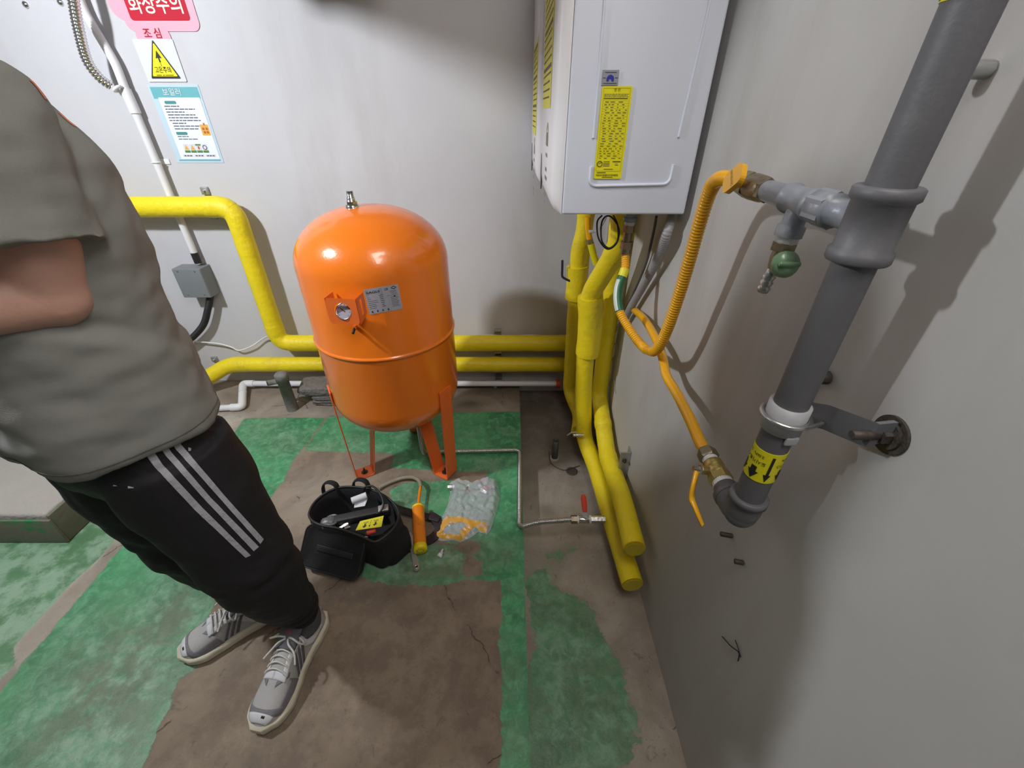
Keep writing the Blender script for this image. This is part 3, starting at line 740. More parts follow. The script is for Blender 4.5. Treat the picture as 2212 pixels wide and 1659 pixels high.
# ---------------------------------------------------------------- small studs in the right wall
def stud(u, v, L, r, label, d=(-1, -.1, .0), m='dark_metal'):
    p = WX(u, v, R); o = MB().cyl(p+Vector((.0, 0, 0)), p+Vector(d).normalized()*L, r, 12, bev=r*.2)
    tag(o.build('wall_stud', M[m], loc=p), label, 'bolt', 'studs in the right wall')
stud(1582, 1158, .025, .0055, 'cut steel stud in the right wall just below the grey elbow', (-1, .25, 0))
stud(1606, 1216, .018, .0055, 'short cut stud in the right wall, lower of the two under the elbow', (-1, .25, 0))
stud(2140, 150, .05, .0085, 'greenish stud in the right wall at the upper right behind the grey pipe', (-1, .1, 0), 'galv')
stud(1790, 815, .022, .011, 'dark stub in the right wall just above the clamp arm', (-1, 0, 0))
# wires on the right wall
def wire(name, pts, r, m, label, cat='wire', x=None, n=8):
    o = MB().tube(spline(pts, n), r, 8).build(name, M[m]); return tag(o, label, cat)
wire('wall_wire', [WX(1560, 1375, R-.003), WX(1578, 1395, R-.006), WX(1596, 1410, R-.003), WX(1594, 1428, R-.004)], .0012, 'black_rub', 'thin dark wire stub on the right wall below the elbow')
wire('wall_wire', [WX(1588, 1383, R-.003), WX(1594, 1398, R-.005), WX(1600, 1420, R-.003)], .0012, 'black_rub', 'shorter dark wire crossing the other stub on the right wall')

# ---------------------------------------------------------------- gas hoses
def corr(P, r, pitch=.0060, amp=.07, sm=None):
    Q = resample(P, pitch/4); n = len(Q); rr = []
    for i in range(n):
        k = 1 if sm is None else sm(i/(n-1))
        rr.append(r*(1+k*amp*math.sin(i*math.pi/2)))
    return Q, rr
top = Vector((.345, 1.32, BZ)); top = WY(1362, 470, 1.33)
nutx, nuty = top.x, 1.33
t = thing('gas_hose', 'amber corrugated gas hose looping from under the near boiler up to the yellow lever valve', 'hose', tuple(WX(1410, 775, .40)))
vend = v0+bd*(Lv+.004)
path = [Vector((nutx, nuty, WY(1362, 545, nuty).z)), WY(1350, 580, 1.31), WY(1335, 625, 1.28), WY(1338, 670, 1.24), WY(1362, 715, 1.19), WY(1392, 752, 1.12),
        WX(1416, 757, .385), WX(1440, 715, .385), WX(1466, 640, .385), WX(1490, 560, .382), WX(1512, 480, .378), WX(1535, 410, .373), WX(1558, 385, .368), vend]
Q, rr = corr(spline(path, 12), .0128, .0068, .11, lambda s: 0 if (.36 < s < .45 or s > .93) else 1)
MB().tube(Q, rr, 22).build('hose', M['gas'], t)
i0, i1 = int(.075*len(Q)), int(.185*len(Q))
gl = mat('green_hose_label', (.01, .13, .05), .4); gw = mat('white_hose_label', (.55, .6, .55), .4)
lb = MB().tube(Q[i0:i1], [.0142]*(i1-i0), 24, False).build('label_sleeve', gl, t, label='green printed sleeve')
i2 = i0+int((i1-i0)*.12); i3 = i1-2
A_ = []; 
wb = MB()
for i in range(i2, i3):
    tn_ = (Q[i+1]-Q[i-1]).normalized(); tw = (EYEV-Q[i]).normalized(); tw = (tw-tn_*tw.dot(tn_)).normalized(); sd_ = tn_.cross(tw)
    for a in (.15, .45, .8, 1.1): A_.append(Q[i]+(tw*math.cos(a)+sd_*math.sin(a))*.0147)
nn_ = i3-i2
wb.add(A_, [(i*4+j, i*4+j+1, (i+1)*4+j+1, (i+1)*4+j) for i in range(nn_-1) for j in range(3)])
wb.build('white_panel', gw, lb)
i4 = int(.05*len(Q))
MB().tube(Q[i4:i0+1], [.0148]*(i0+1-i4), 20, False).build('ferrule', M['sticker_y'], t)
# fittings at the boiler
fb = MB(); zt = BZ-.002
fb.lathe([(0, .014), (.012, .014), (.012, .0195), (.022, .0195), (.022, .017), (.030, .017), (.030, .0205), (.042, .0205), (.042, .015), (.05, .015)], (nutx, nuty, zt), -Z, 28)
fb.build('boiler_connector', M['grey_light'], t)
MB().lathe([(.044, .0155), (.056, .0155)], (nutx, nuty, zt), -Z, 20).build('thread_tape', M['teflon'], t)
pz = path[0].z
MB().cyl((nutx, nuty, zt-.054), (nutx, nuty, zt-.074), .0185, hexa=True).cyl((nutx, nuty, zt-.072), (nutx, nuty, pz+.030), .0135, 18).cyl((nutx, nuty, pz+.034), (nutx, nuty, pz+.012), .0195, hexa=True).cyl((nutx, nuty, pz+.014), (nutx, nuty, pz-.004), .0165, 20).build('hex_nut', M['brass_dull'], t)

t = thing('gas_hose', 'amber gas hose from the wall behind the loop down to the brass valve', 'hose', tuple(WX(1520, 985, .41)))
ax_start = el[-1]+outd*.022
he = WX(1524, 980, GX+.002); he.z = ax_start.z+.0
path2 = [WX(1368, 668, R-.015), WX(1392, 690, R-.035), WX(1418, 735, R-.05), WX(1432, 775, R-.06), WX(1440, 812, R-.07), WX(1462, 850, R-.078), WX(1490, 905, R-.086), WX(1512, 955, R-.089), he+Vector((0, .004, 0))]
Q2, r2 = corr(spline(path2, 12), .0122, .0056, .015)
MB().tube(Q2, r2, 22).build('hose', M['gas'], t)
k0, k1 = int(.50*len(Q2)), int(.53*len(Q2))
MB().tube(Q2[k0:k1], [.0124]*(k1-k0), 20, False).build('tape_band', mat('amber_tape', (.45, .24, .03), .4), t)
# brass ball valve between this hose and the elbow
vd = (ax_start-he).normalized(); Lb = (ax_start-he).length
t = thing('ball_valve', 'brass ball valve with a bent yellow lever at the foot of the grey pipe', 'valve', tuple(ax_start))
MB().lathe([(-.004, .0165), (0, .019), (.018, .020), (.022, .018)], he, vd, hexa=True).build('hex_nut', M['brass_dull'], t)
MB().lathe([(.022, .0155), (.034, .0155)], he, vd, 22).build('thread_tape', M['teflon'], t)
MB().lathe([(Lb-.012, .0185), (Lb+.002, .0195)], he, vd, 24).build('thread_tape', M['teflon'], t)
vbm = MB(); vbm.lathe([(.032, .0165), (.034, .019), (.048, .019), (.050, .0175), (.058, .0195), (Lb-.028, .0200), (Lb-.026, .0185), (Lb-.010, .0185)], he, vd, 28)
vbm.lathe([(Lb-.030, .0215), (Lb-.012, .0215)], he, vd, hexa=True)
mc = he+vd*(Lb*.60); lt = Vector((-1, .0, .18)); lt = (lt-vd*lt.dot(vd)).normalized()
vbm.cyl(mc, mc+lt*.032, .0085, 16)
vbm.build('valve_body', M['brass'], t)
sp_ = MB(); sp_.cyl(mc+lt*.030, mc+lt*.037, .0085, hexa=True).cyl(mc+lt*.036, mc+lt*.048, .005, 14).build('stem_nut', M['chrome'], t)
hp = mc+lt*.040
P_ = fillet([hp+Z*.002, hp+lt*.010-Z*.014+vd*.004, WX(1497, 1075, hp.x-.012), WX(1512, 1125, hp.x-.004)], .008, 5)
P_ = fillet([hp+vd*.0, WX(1497, 1052, hp.x-.010), WX(1493, 1076, hp.x-.012), WX(1518, 1136, hp.x-.006)], .008, 5)
lv = MB(); Pq = P_
fw = Vector((.80, .60, .10)).normalized()
vs = []
for i, p in enumerate(Pq):
    tn_ = (Pq[min(i+1, len(Pq)-1)]-Pq[max(i-1, 0)]).normalized(); nn2 = tn_.cross(fw).normalized()
    w_ = .0075*(1 if i < len(Pq)-3 else (.9, .75, .45)[i-len(Pq)+3]); 
    for (a, c) in ((1, 1), (-1, 1), (-1, -1), (1, -1)): vs.append(p+fw*w_*a+nn2*.0022*c)
lv.add(vs, [(i*4+k, i*4+(k+1) % 4, (i+1)*4+(k+1) % 4, (i+1)*4+k) for i in range(len(Pq)-1) for k in range(4)]+[(3, 2, 1, 0), tuple(len(vs)-4+k for k in range(4))], 0, True)
lv.build('lever', M['handle_y'], t, label='bent yellow lever')
# ---------------------------------------------------------------- boilers
NY = Vector((0, -1, 0))
def on_side(u, v): return WY(u, v, 1.1985)
def quad(s, P, m=0, lift=(0, 0, 0)):
    L = Vector(lift); return s.add([Vector(p)+L for p in P], [tuple(range(len(P)))], m, False)
def bil(P, a, b):      # P: TL TR BR BL ; a right, b down
    P = [Vector(p) for p in P]; return (P[0]*(1-a)+P[1]*a)*(1-b)+(P[3]*(1-a)+P[2]*a)*b
def rbox(s, P, a0, b0, a1, b1, m, lift): return quad(s, [bil(P, a0, b0), bil(P, a1, b0), bil(P, a1, b1), bil(P, a0, b1)], m, lift)
def boiler(y0, y1, xf, label, near):
    z0, z1 = BZ, 2.02; xb = .468
    t = thing('boiler', label, 'boiler', (xf+.2, (y0+y1)/2, z0), 'wall-hung boilers')
    MB().box(((xf+.035+xb)/2, (y0+y1)/2, (z0+z1)/2), (xb-xf-.035, y1-y0, z1-z0), bev=.006, seg=3).build('casing', M['boiler'], t)
    MB().box((R-.010, (y0+y1)/2, (z0+z1)/2+.05), (.018, (y1-y0)*.5, z1-z0-.3)).build('wall_bracket', M['galv'], t)
    cv = MB(); pr = [(.0345, 0), (.014, .012), (.004, .028), (0, .06), (0, z1-z0-.05), (.01, z1-z0-.01), (.0345, z1-z0)]
    a = [(xf+dx, y0+.004+(.006 if dx < .03 else 0), z0+dz) for dx, dz in pr]; b = [(xf+dx, y1-.004-(.006 if dx < .03 else 0), z0+dz) for dx, dz in pr]
    # three columns for a rounded cover edge
    cols = []
    for yy, k in ((y0+.002, 1.), (y0+.006, .35), (y0+.022, 0), (y1-.022, 0), (y1-.006, .35), (y1-.002, 1.)):
        cols.append([(xf+dx+(.0345-dx)*k*.9, yy, z0+dz) for dx, dz in pr])
    n = len(pr); vs = [p for c in cols for p in c]
    cv.add(vs, [(i*n+j, i*n+j+1, (i+1)*n+j+1, (i+1)*n+j) for i in range(5) for j in range(n-1)]+[tuple(range(n)), tuple(range(5*n, 6*n))[::-1]], 0, True)
    c_ = cv.build('front_cover', M['boiler_cover'], t)
    UXs, UYs = (0, -1, 0), (0, 0, 1)
    # front prints: yellow sheet, arch emblem, small notes, round control window
    dy = (y0-1.2)
    P = [(xf-.0008, y0+.43, 1.74), (xf-.0008, y0+.095, 1.74), (xf-.0008, y0+.095, 1.455), (xf-.0008, y0+.43, 1.455)]
    if not near: P = [(xf-.0008, y0+.40, 1.66), (xf-.0008, y0+.08, 1.66), (xf-.0008, y0+.08, 1.37), (xf-.0008, y0+.40, 1.37)]
    q = MB(); quad(q, P); rnd = random.Random(3)
    L1 = (-.0006, 0, 0)
    for r in range(15):
        b_ = .05+r*.061
        if r in (0, 5, 10): rbox(q, P, .08, b_, .92, b_+.03, 1, L1); continue
        a_ = .08
        while a_ < .85:
            w = rnd.uniform(.03, .12); rbox(q, P, a_, b_, min(.92, a_+w), b_+.014, 1, L1); a_ += w+.03
    q.build('notice_sheet', [M['sticker_y'], M['ink_y']], c_, label='yellow notice sheet')
    e = MB(); ec = Vector((xf-.0010, y0+.17, 1.365 if near else 1.305))
    gold = 0
    for (r0, r1, mi) in ((.036, .044, 0), (.0, .026, 1)):
        pts = [(math.cos(math.pi*k/16)*r1, math.sin(math.pi*k/16)*r1*1.3) for k in range(17)]+[(math.cos(math.pi*k/16)*r0, math.sin(math.pi*k/16)*r0*1.3) for k in range(16, -1, -1)]
        nn = len(pts); h_ = nn//2
        e.add([ec+Vector(UXs)*x+Vector(UYs)*y_ for x, y_ in pts], [(k, k+1, nn-2-k, nn-1-k) for k in range(h_-1)], mi, False)
    for k in range(5): quad(e, [ec+Vector((0, .03-.012*k, -.018-.0)), ec+Vector((0, .021-.012*k, -.018)), ec+Vector((0, .021-.012*k, -.028)), ec+Vector((0, .03-.012*k, -.028))], 1)
    for row in range(5):
        for k in range(3+row % 2): 
            yy = .03-.018*k; zz = -.055-.022*row
            if row in (2,): continue
            quad(e, [ec+Vector((0, yy, zz)), ec+Vector((0, yy-.013, zz)), ec+Vector((0, yy-.013, zz-.010)), ec+Vector((0, yy, zz-.010))], 1)
    e.build('arch_emblem', [mat('emblem_gold', (.45, .38, .10), .4), mat('faded_print', (.16, .16, .17), .5)], c_, label='gold arch emblem with small print')
    w = MB(); w.prism([(math.cos(k*math.pi/12)*.034, math.sin(k*math.pi/12)*.055) for k in range(24)], (xf+.002, y0+.395, 1.275), UXs, UYs, .0032)
    w.build('control_window', mat('control_window', (.05, .045, .06), .2), c_)
    if near:
        # stamped beads on the side panel
        for L in ([(1308, -60), (1305, 20), (1282, 298)], [(1545, -60), (1530, 20), (1466, 296)]):
            MB().tube([on_side(*p) for p in L], .0032, 8).build('stamped_bead', M['boiler'], t)
        MB().tube(fillet([on_side(*p) for p in ((1277, 360), (1273, 402), (1446, 398), (1455, 355))], .02, 6), .0038, 10).build('stamped_bead', M['boiler'], t)
        P = [WY(*p, 1.1978) for p in ((1298, 186), (1364, 186), (1345, 387), (1284, 386))]
        q = MB(); cx = sum((Vector(p) for p in P), Vector())/4
        wd = (P[1]-P[0]).length; hg = (P[0]-P[3]).length
        q.prism(rrect(wd, hg, .004), cx, X, Z, .0006)
        P = [cx+Vector((-wd/2, 0, hg/2)), cx+Vector((wd/2, 0, hg/2)), cx+Vector((wd/2, 0, -hg/2)), cx+Vector((-wd/2, 0, -hg/2))]
        L2 = (0, -.0010, 0); rnd = random.Random(5)
        rows = [.07, .088, .106, .125]+[.155+.0262*k for k in range(23)]
        text_mesh(q, '명 판', bil(P, .5, .036)+Vector(L2), X, Z, .0075, 1)
        for b_ in (.075, .088, .101):
            a_ = .09
            while a_ < .86: w_ = rnd.uniform(.02, .09); rbox(q, P, a_, b_, min(.9, a_+w_), b_+.005, 1, L2); a_ += w_+.015
        rbox(q, P, .08, .116, .88, .126, 1, L2)
        for k in range(23):
            b_ = .145+.0275*k; rbox(q, P, .06, b_-.0035, .93, b_-.0022, 1, L2)
            a_ = rnd.uniform(.1, .18)
            while a_ < .85:
                w_ = rnd.uniform(.04, .15); rbox(q, P, a_, b_+.007, min(.9, a_+w_), b_+.0145, 1, L2); a_ += w_+rnd.uniform(.04, .16)
        for a_ in (.06, .93): rbox(q, P, a_, .02, a_+.006, .91, 1, L2)
        rbox(q, P, .06, .018, .936, .0205, 1, L2); rbox(q, P, .06, .908, .936, .9105, 1, L2)
        kc = bil(P, .17, .825)+Vector(L2)
        q.torus(kc, NY, .0062, .0011, 20, 4); quad(q, [kc+Vector((-.003, 0, .0016)), kc+Vector((.003, 0, .0036)), kc+Vector((.003, 0, .002)), kc+Vector((-.003, 0, 0))], 1)
        q.mi[-(20*4+1):] = [1]*(20*4+1)
        for k in range(4): rbox(q, P, .30, .795+.017*k, .52, .802+.017*k, 1, L2)
        rbox(q, P, .62, .792, .90, .805, 1, L2); rbox(q, P, .70, .82, .82, .824, 1, L2); rbox(q, P, .71, .835, .83, .842, 1, L2)
        rbox(q, P, .33, .882, .66, .890, 1, L2); rbox(q, P, .1, .922, .42, .932, 1, L2)
        a_ = .08
        while a_ < .86: w_ = rnd.uniform(.005, .02); rbox(q, P, a_, .945, a_+w_, .968, 1, L2); a_ += w_+rnd.uniform(.005, .014)
        rbox(q, P, .3, .976, .68, .985, 1, L2)
        q.build('rating_plate', [M['sticker_y'], M['ink_y']], t, label='yellow rating plate')
        P = [WY(*p, 1.1974) for p in ((1302, 151), (1338, 151), (1335, 184), (1299, 184))]
        q = MB(); quad(q, P); cb = bil(P, .5, .62)+Vector(L2)
        aa = [math.pi*k/14*1.3-.47 for k in range(15)]; q.add([cb+Vector((math.cos(a)*.0088, 0, math.sin(a)*.0088)) for a in aa]+[cb+Vector((math.cos(a)*.0032, 0, math.sin(a)*.0032-.002)) for a in aa], [(k, k+1, 16+k, 15+k) for k in range(14)], 1, False)
        for (a0, b0_, a1) in ((.15, .14, .85), (.05, .5, .22), (.78, .5, .95), (.1, .86, .9)): rbox(q, P, a0, b0_, a1, b0_+.035, 2, L2)
        q.build('emblem_sticker', [M['silver_lab'], M['blue'], M['ink']], t, label='silver sticker with blue arch emblem')
    # flue stub on top
    MB().cyl((.30, (y0+y1)/2, z1), (.30, (y0+y1)/2, CEIL), .05, 28).build('flue', M['galv'], t)
    return t
boiler(1.2, 1.69, .100, 'white wall-hung boiler nearest the camera, with a yellow rating plate on its side', True)
boiler(1.735, 2.215, .090, 'white wall-hung boiler in the corner, mostly hidden behind the nearer one', False)

# cables, hoses below the boilers
t = thing('drain_hose', 'grey ribbed drain hose hanging from the near boiler along the right wall', 'hose', tuple(WX(1350, 690, R-.03)))
Q, rr = corr(spline([WY(1452, 466, 1.30), WX(1442, 500, R-.045), WX(1420, 560, R-.035), WX(1385, 625, R-.03), WX(1362, 665, R-.03), WX(1350, 690, R-.025)], 10), .0135, .0075, .07)
MB().tube(Q, rr, 18).build('hose', mat('grey_ribbed_hose', (.30, .30, .31), .45, 0, .1, 20), t)
tag(MB().tube(spline([WY(1418, 468, 1.38), WX(1410, 510, R-.02), WX(1395, 570, R-.012), WX(1372, 625, R-.01), WX(1352, 668, R-.01)], 8), .0045, 10).build('thin_hose', mat('dark_grey_hose', (.10, .09, .09), .5)), 'thin dark hose beside the grey ribbed drain hose', 'hose')
c0 = WY(1312, 505, 1.32)
lp = [WY(1300, 466, 1.36), WY(1290, 480, 1.33), WY(1293, 515, 1.32), WY(1312, 538, 1.31), WY(1332, 525, 1.31), WY(1337, 495, 1.32), WY(1322, 470, 1.33), WY(1308, 468, 1.33), WY(1299, 485, 1.32), WY(1300, 520, 1.31), WY(1316, 536, 1.305), WY(1334, 518, 1.305), WY(1334, 486, 1.32), WY(1325, 466, 1.35)]
tag(MB().tube(spline(lp, 8), .0026, 8).build('cable_loop', M['black_rub']), 'looped black power cable hanging under the near boiler', 'cable')
t = tag(MB().tube(spline([WY(1310, 470, 1.40), WY(1300, 488, 1.36), WY(1284, 502, 1.34), WY(1272, 500, 1.33)], 6), .0014, 6).box(WY(1277, 500, 1.33), (.016, .002, .008), bev=.0006).build('cable_tag', M['white_pl']), 'small white tag on a thin wire under the near boiler', 'tag')
yh = 1.80
t = thing('gas_hose', 'short amber gas hose with brass nut and yellow sleeve under the far boiler', 'hose', tuple(WY(1288, 560, yh)))
MB().tube(spline([WY(1270, 468, yh), WY(1270, 490, yh), WY(1274, 518, yh)], 8), .0125, 16).build('hose', M['gas'], t)
MB().cyl(WY(1273, 516, yh), WY(1275, 526, yh), .0145, hexa=True).build('hex_nut', M['brass_dull'], t)
MB().tube([WY(1276, 526, yh), WY(1282, 550, yh), WY(1288, 570, yh)], .0145, 16).build('sleeve', M['sticker_y'], t)
for yb_ in (1.47,): 
    pass

# right-wall loose wires between pipes and wall
wire('wall_wire', [WX(1335, 700, R-.004), WX(1325, 735, R-.012), WX(1322, 742, R-.014), WX(1332, 745, R-.01), WX(1330, 765, R-.008), WX(1316, 785, R-.004)], .0020, 'hose_grey', 'thin grey wire hooked on the right wall beside the yellow risers')
wire('wall_wire', [WX(1311, 832, R-.004), WX(1325, 820, R-.008), WX(1327, 838, R-.006), WX(1330, 850, R-.004)], .0014, 'hose_grey', 'thin bent wire lower on the right wall behind the risers')

# ---------------------------------------------------------------- back-wall fixtures
yw = D-.032
def cx(u, v, y=yw): return WY(u, v, y)
t = thing('conduit', 'white painted cable conduit running down the back wall to the junction box', 'conduit', tuple(cx(408, 560)))
Pc = [WY(150, -60, yw), WY(181, 23, yw), WY(250, 138, yw), WY(270, 192, yw), WY(292, 245, yw), WY(339, 352, yw), WY(372, 440, yw), WY(409, 568, yw)]
xm = Pc[5].x
for i in (4, 5, 6, 7): Pc[i].x = Pc[4].x*.4+xm*.6
MB().tube(fillet(Pc, .03, 4), .0165, 18).build('conduit_tube', M['white_pl'], t)
MB().tube([Pc[3], Pc[4]], .0215, 18).build('coupling', M['white_pl'], t)
MB().box((Pc[5].x, D-.003, Pc[5].z+.003), (.085, .004, .022), bev=.001).torus((Pc[5].x, yw, Pc[5].z+.003), Z, .0195, .003, 20, 6, a0=-math.pi/2-1.6, a1=-math.pi/2+1.6, ref=X).build('saddle_clip', M['white_pl'], t)
be = Pc[7]
MB().tube([be+Z*.055, be+Z*.02, be-Z*.0], .0175, 16).build('black_tape', M['black_rub'], t, label='black tape at the box entry')
t = thing('flexible_conduit', 'shiny silver flexible conduit hanging in front of the white conduit', 'conduit', tuple(WY(250, 190, D-.06)))
Q, rr = corr(spline([WY(150, -60, D-.10), WY(160, 10, D-.12), WY(170, 65, D-.12), WY(188, 130, D-.11), WY(215, 168, D-.09), WY(240, 186, D-.07)], 10), .018, .011, .11)
MB().tube(Q, rr, 20).build('ribbed_sleeve', M['chrome'], t)
MB().torus(WY(254, 192, D-.06), Vector((.6, 0, -1)), .016, .006, 24, 8).build('end_ring', M['white_pl'], t)
# junction box
yf = D-.085
A, B_ = WY(374, 581, yf), WY(430, 582, yf); zb_ = WY(455, 643, yf).z
bx0, bx1 = A.x-.01, B_.x+.004
t = thing('junction_box', 'grey metal junction box on the back wall below the white conduit', 'junction box', ((bx0+bx1)/2, D-.04, zb_))
MB().box(((bx0+bx1)/2, (yf+D)/2, (A.z+zb_)/2), (bx1-bx0, D-yf, A.z-zb_), bev=.002, seg=1).build('box_body', M['box_grey'], t)
MB().box(((bx0+bx1)/2, yf-.001, (A.z+zb_)/2), (bx1-bx0-.004, .004, A.z-zb_-.004), bev=.001).build('lid', M['box_grey'], t)
for (sx, sz) in ((.3, .42), (-.3, .42), (.3, -.38), (-.3, -.38)):
    MB().cyl(((bx0+bx1)/2+sx*(bx1-bx0), yf-.003, (A.z+zb_)/2+sz*(A.z-zb_)), ((bx0+bx1)/2+sx*(bx1-bx0), yf-.005, (A.z+zb_)/2+sz*(A.z-zb_)), .004, 10).build('screw', M['steel'], t)
t = thing('flexible_conduit', 'black ribbed conduit curving down and left out of the junction box', 'conduit', tuple(WY(400, 740, D-.05)))
Q, rr = corr(spline([(bx1-.03, D-.045, zb_+.0), WY(449, 668, D-.05), WY(440, 700, D-.05), WY(420, 725, D-.05), WY(395, 745, D-.05)], 10), .0165, .007, .08)
MB().tube(Q, rr, 16).build('ribbed_sleeve', M['black_rub'], t)
# white cable
zz = zU+.049
Lc = [WY(420, 738, D-.02), WY(470, 742, D-.03), WY(500, 750, D-.03), WY(517, 757, D-.03), WY(545, 747, D-.03), WY(572, 729, D-.03), WY(590, 726, D-.10), WY(606, 728, D-.05), WY(625, 737, D-.045), WY(690, 733, D-.045), WY(985, 729, D-.05), WY(1040, 724, D-.05), WY(1080, 725, D-.05), WY(1100, 730, D-.055), WY(1125, 725, D-.05), WY(1165, 725, D-.05), WY(1180, 735, D-.02)]
tag(MB().tube(spline(Lc, 8), .0042, 8).build('white_cable', M['white_pl']), 'thin white cable drooping along the back wall over the upper yellow pipe', 'cable')
# strut channel behind the pipes
t = thing('strut_channel', 'slotted steel strut with screw clamps behind the low yellow pipes', 'bracket', (WY(1077, 780, D-.02).x, D-.02, 0))
sx_ = WY(1077, 780, D-.015).x
zt_, zb2 = WY(1077, 712, D-.015).z, WY(1077, 818, D-.015).z
sb = MB()
for s_ in (-1, 1): sb.box((sx_+s_*.018, D-.017, (zt_+zb2)/2), (.004, .03, zt_-zb2))
sb.box((sx_, D-.003, (zt_+zb2)/2), (.036, .004, zt_-zb2))
for k in range(9): sb.box((sx_, D-.031, zb2+(zt_-zb2)*(k+.5)/9), (.036, .003, .012))
sb.build('channel', M['galv'], t)
for zc in (zU, zL): MB().box((sx_, D-.042, zc+rp+.014), (.04, .020, .014), bev=.002).build('clamp', M['galv'], t)
for (u, v, lb) in ((443, 412, 'small steel clip above the bend of the yellow pipe'), (461, 466, 'small steel clip just under the high yellow pipe'), (464, 776, 'steel pipe clip near the low yellow pipe beside the shirt hem')):
    p = WY(u, v, D-.008); o = MB().box(p, (.034, .016, .034), bev=.002).cyl(p+Vector((0, -.008, 0)), p+Vector((0, -.020, 0)), .006, hexa=True)
    tag(o.build('pipe_clip', M['galv']), lb, 'clip', 'clips on the back wall')
for (u, v, lb) in ((56, 10, 'round screw head high on the back wall at the far left'), (131, 5, 'round screw head on the back wall beside the silver conduit')):
    p = WY(u, v, D); o = MB().lathe([(0, .012), (.004, .012), (.008, .007), (.009, .002)], p, NY, 16); tag(o.build('wall_screw', M['chrome'], loc=p), lb, 'screw', 'screws on the back wall')

# ---------------------------------------------------------------- signs
UX, UZ = X, Z
def board(name, P4, label, th, m, cat='sign', rr_=.004):
    P = [WY(*p, D-.0005) for p in P4]
    cx_ = sum(P, Vector())/4; w = ((P[1]-P[0]).length+(P[2]-P[3]).length)/2; h = abs((P[0].z+P[1].z)/2-(P[2].z+P[3].z)/2)
    t = thing(name, label, cat, (cx_.x, D, cx_.z-h/2))
    c = Vector((cx_.x, D-.0005, cx_.z)); b = MB(); b.prism(rrect(w, h, rr_), c, X, Z, th); b.build('board', m, t)
    c = c+Vector((0, -th-.0006, 0))
    Q = [c+Vector((-w/2, 0, h/2)), c+Vector((w/2, 0, h/2)), c+Vector((w/2, 0, -h/2)), c+Vector((-w/2, 0, -h/2))]
    return t, c, w, h, Q
t, c, w, h, Q = board('hot_surface_sign', ((289, 85), (376, 84), (402, 177), (320, 177)), 'white square sign with a yellow triangle and black arrow on the back wall', .004, M['paper'])
def tri(s, c, r, m, dy): s.add([c+Vector((0, dy, r*1.02)), c+Vector((r*.98, dy, -r*.80)), c+Vector((-r*.98, dy, -r*.80))], [(0, 2, 1)], m, False)
b = MB(); k = h*.47
out = [(0, 1.0), (.045, .98), (1.0, -.84), (.98, -.90), (-.98, -.90), (-1.0, -.84), (-.045, .98)]
b.add([c+Vector((x*k*.92, 0, y*k)) for x, y in out], [tuple(range(len(out)))], 0, False)
b.add([c+Vector((x*k*.92*.84, -.0006, y*k*.86-.006*k)) for x, y in out], [tuple(range(len(out)))], 1, False)
ar = [(0, .52), (.19, .12), (.05, .15), (.05, -.08), (-.05, -.08), (-.05, .15), (-.19, .12)]
b.add([c+Vector((x*k, -.0012, y*k)) for x, y in ar], [tuple(range(7))], 0, False)
for j in range(3): quad(b, [c+Vector((-.03*k, -.0012, (-.11-.055*j)*k)), c+Vector((.03*k, -.0012, (-.12-.055*j)*k)), c+Vector((.03*k, -.0012, (-.15-.055*j)*k)), c+Vector((-.03*k, -.0012, (-.15-.055*j)*k))], 2)
text_mesh(b, '고온주의', c+Vector((0, -.0009, -.47*k)), X, Z, .024, 0, bold=.008, width=.068)
for a0, a1 in ((-.52, -.2), (-.14, .0), (.04, .55)): quad(b, [c+Vector((a0*k, -.0012, -.70*k)), c+Vector((a1*k, -.0012, -.70*k)), c+Vector((a1*k, -.0012, -.745*k)), c+Vector((a0*k, -.0012, -.745*k))], 2)
b.build('warning_triangle', [M['ink'], M['sign_y'], M['ink_y']], t, label='yellow triangle with black border and arrow')
# poster
t, c, w, h, Q = board('boiler_poster', ((323, 183), (430, 182), (482, 352), (380, 351)), 'pale blue poster with teal header and rows of small text below the triangle sign', .0015, M['paper_blue'], 'poster', .002)
b = MB(); L0 = (0, 0, 0); L1 = (0, -.0005, 0); L2 = (0, -.001, 0)
rbox(b, Q, .03, .03, .97, .17, 0, L0)
rbox(b, Q, .12, .155, .95, .95, 1, L1)
rbox(b, Q, .06, .955, .95, .972, 0, L1)
text_mesh(b, '보일러', bil(Q, .44, .095)+Vector(L2), X, Z, .030, 2, bold=.01)
b.prism([(x, y) for x, y in rrect(.052, .012, .0055)], bil(Q, .33, .215)+Vector(L1), X, Z, .0003, 3)
b.prism([(x, y) for x, y in rrect(.052, .012, .0055)], bil(Q, .33, .605)+Vector(L1), X, Z, .0003, 3)
rnd = random.Random(2)
for r, (a0, a1) in enumerate(((.18, .5), (.18, .78), (.18, .55), (.19, .76), (.18, .78), (.18, .82), (.22, .5), (.22, .75), (.22, .74))):
    a_ = a0
    while a_ < a1-.02: w_ = rnd.uniform(.04, .12); rbox(b, Q, a_, .255+.0355*r, min(a1, a_+w_), .268+.0355*r, 4, L2); a_ += w_+.012
for r, (a0, a1) in enumerate(((.22, .45), (.22, .62))): 
    a_ = a0
    while a_ < a1: w_ = rnd.uniform(.04, .12); rbox(b, Q, a_, .64+.034*r, min(a1, a_+w_), .651+.034*r, 4, L2); a_ += w_+.012
rbox(b, Q, .76, .49, .93, .63, 5, L2); 
for (a_, b_) in ((.79, .53), (.86, .53), (.80, .575), (.86, .575)): rbox(b, Q, a_, b_, a_+.045, b_+.03, 6, (0, -.0015, 0))
rbox(b, Q, .84, .47, .87, .50, 6, (0, -.0015, 0))
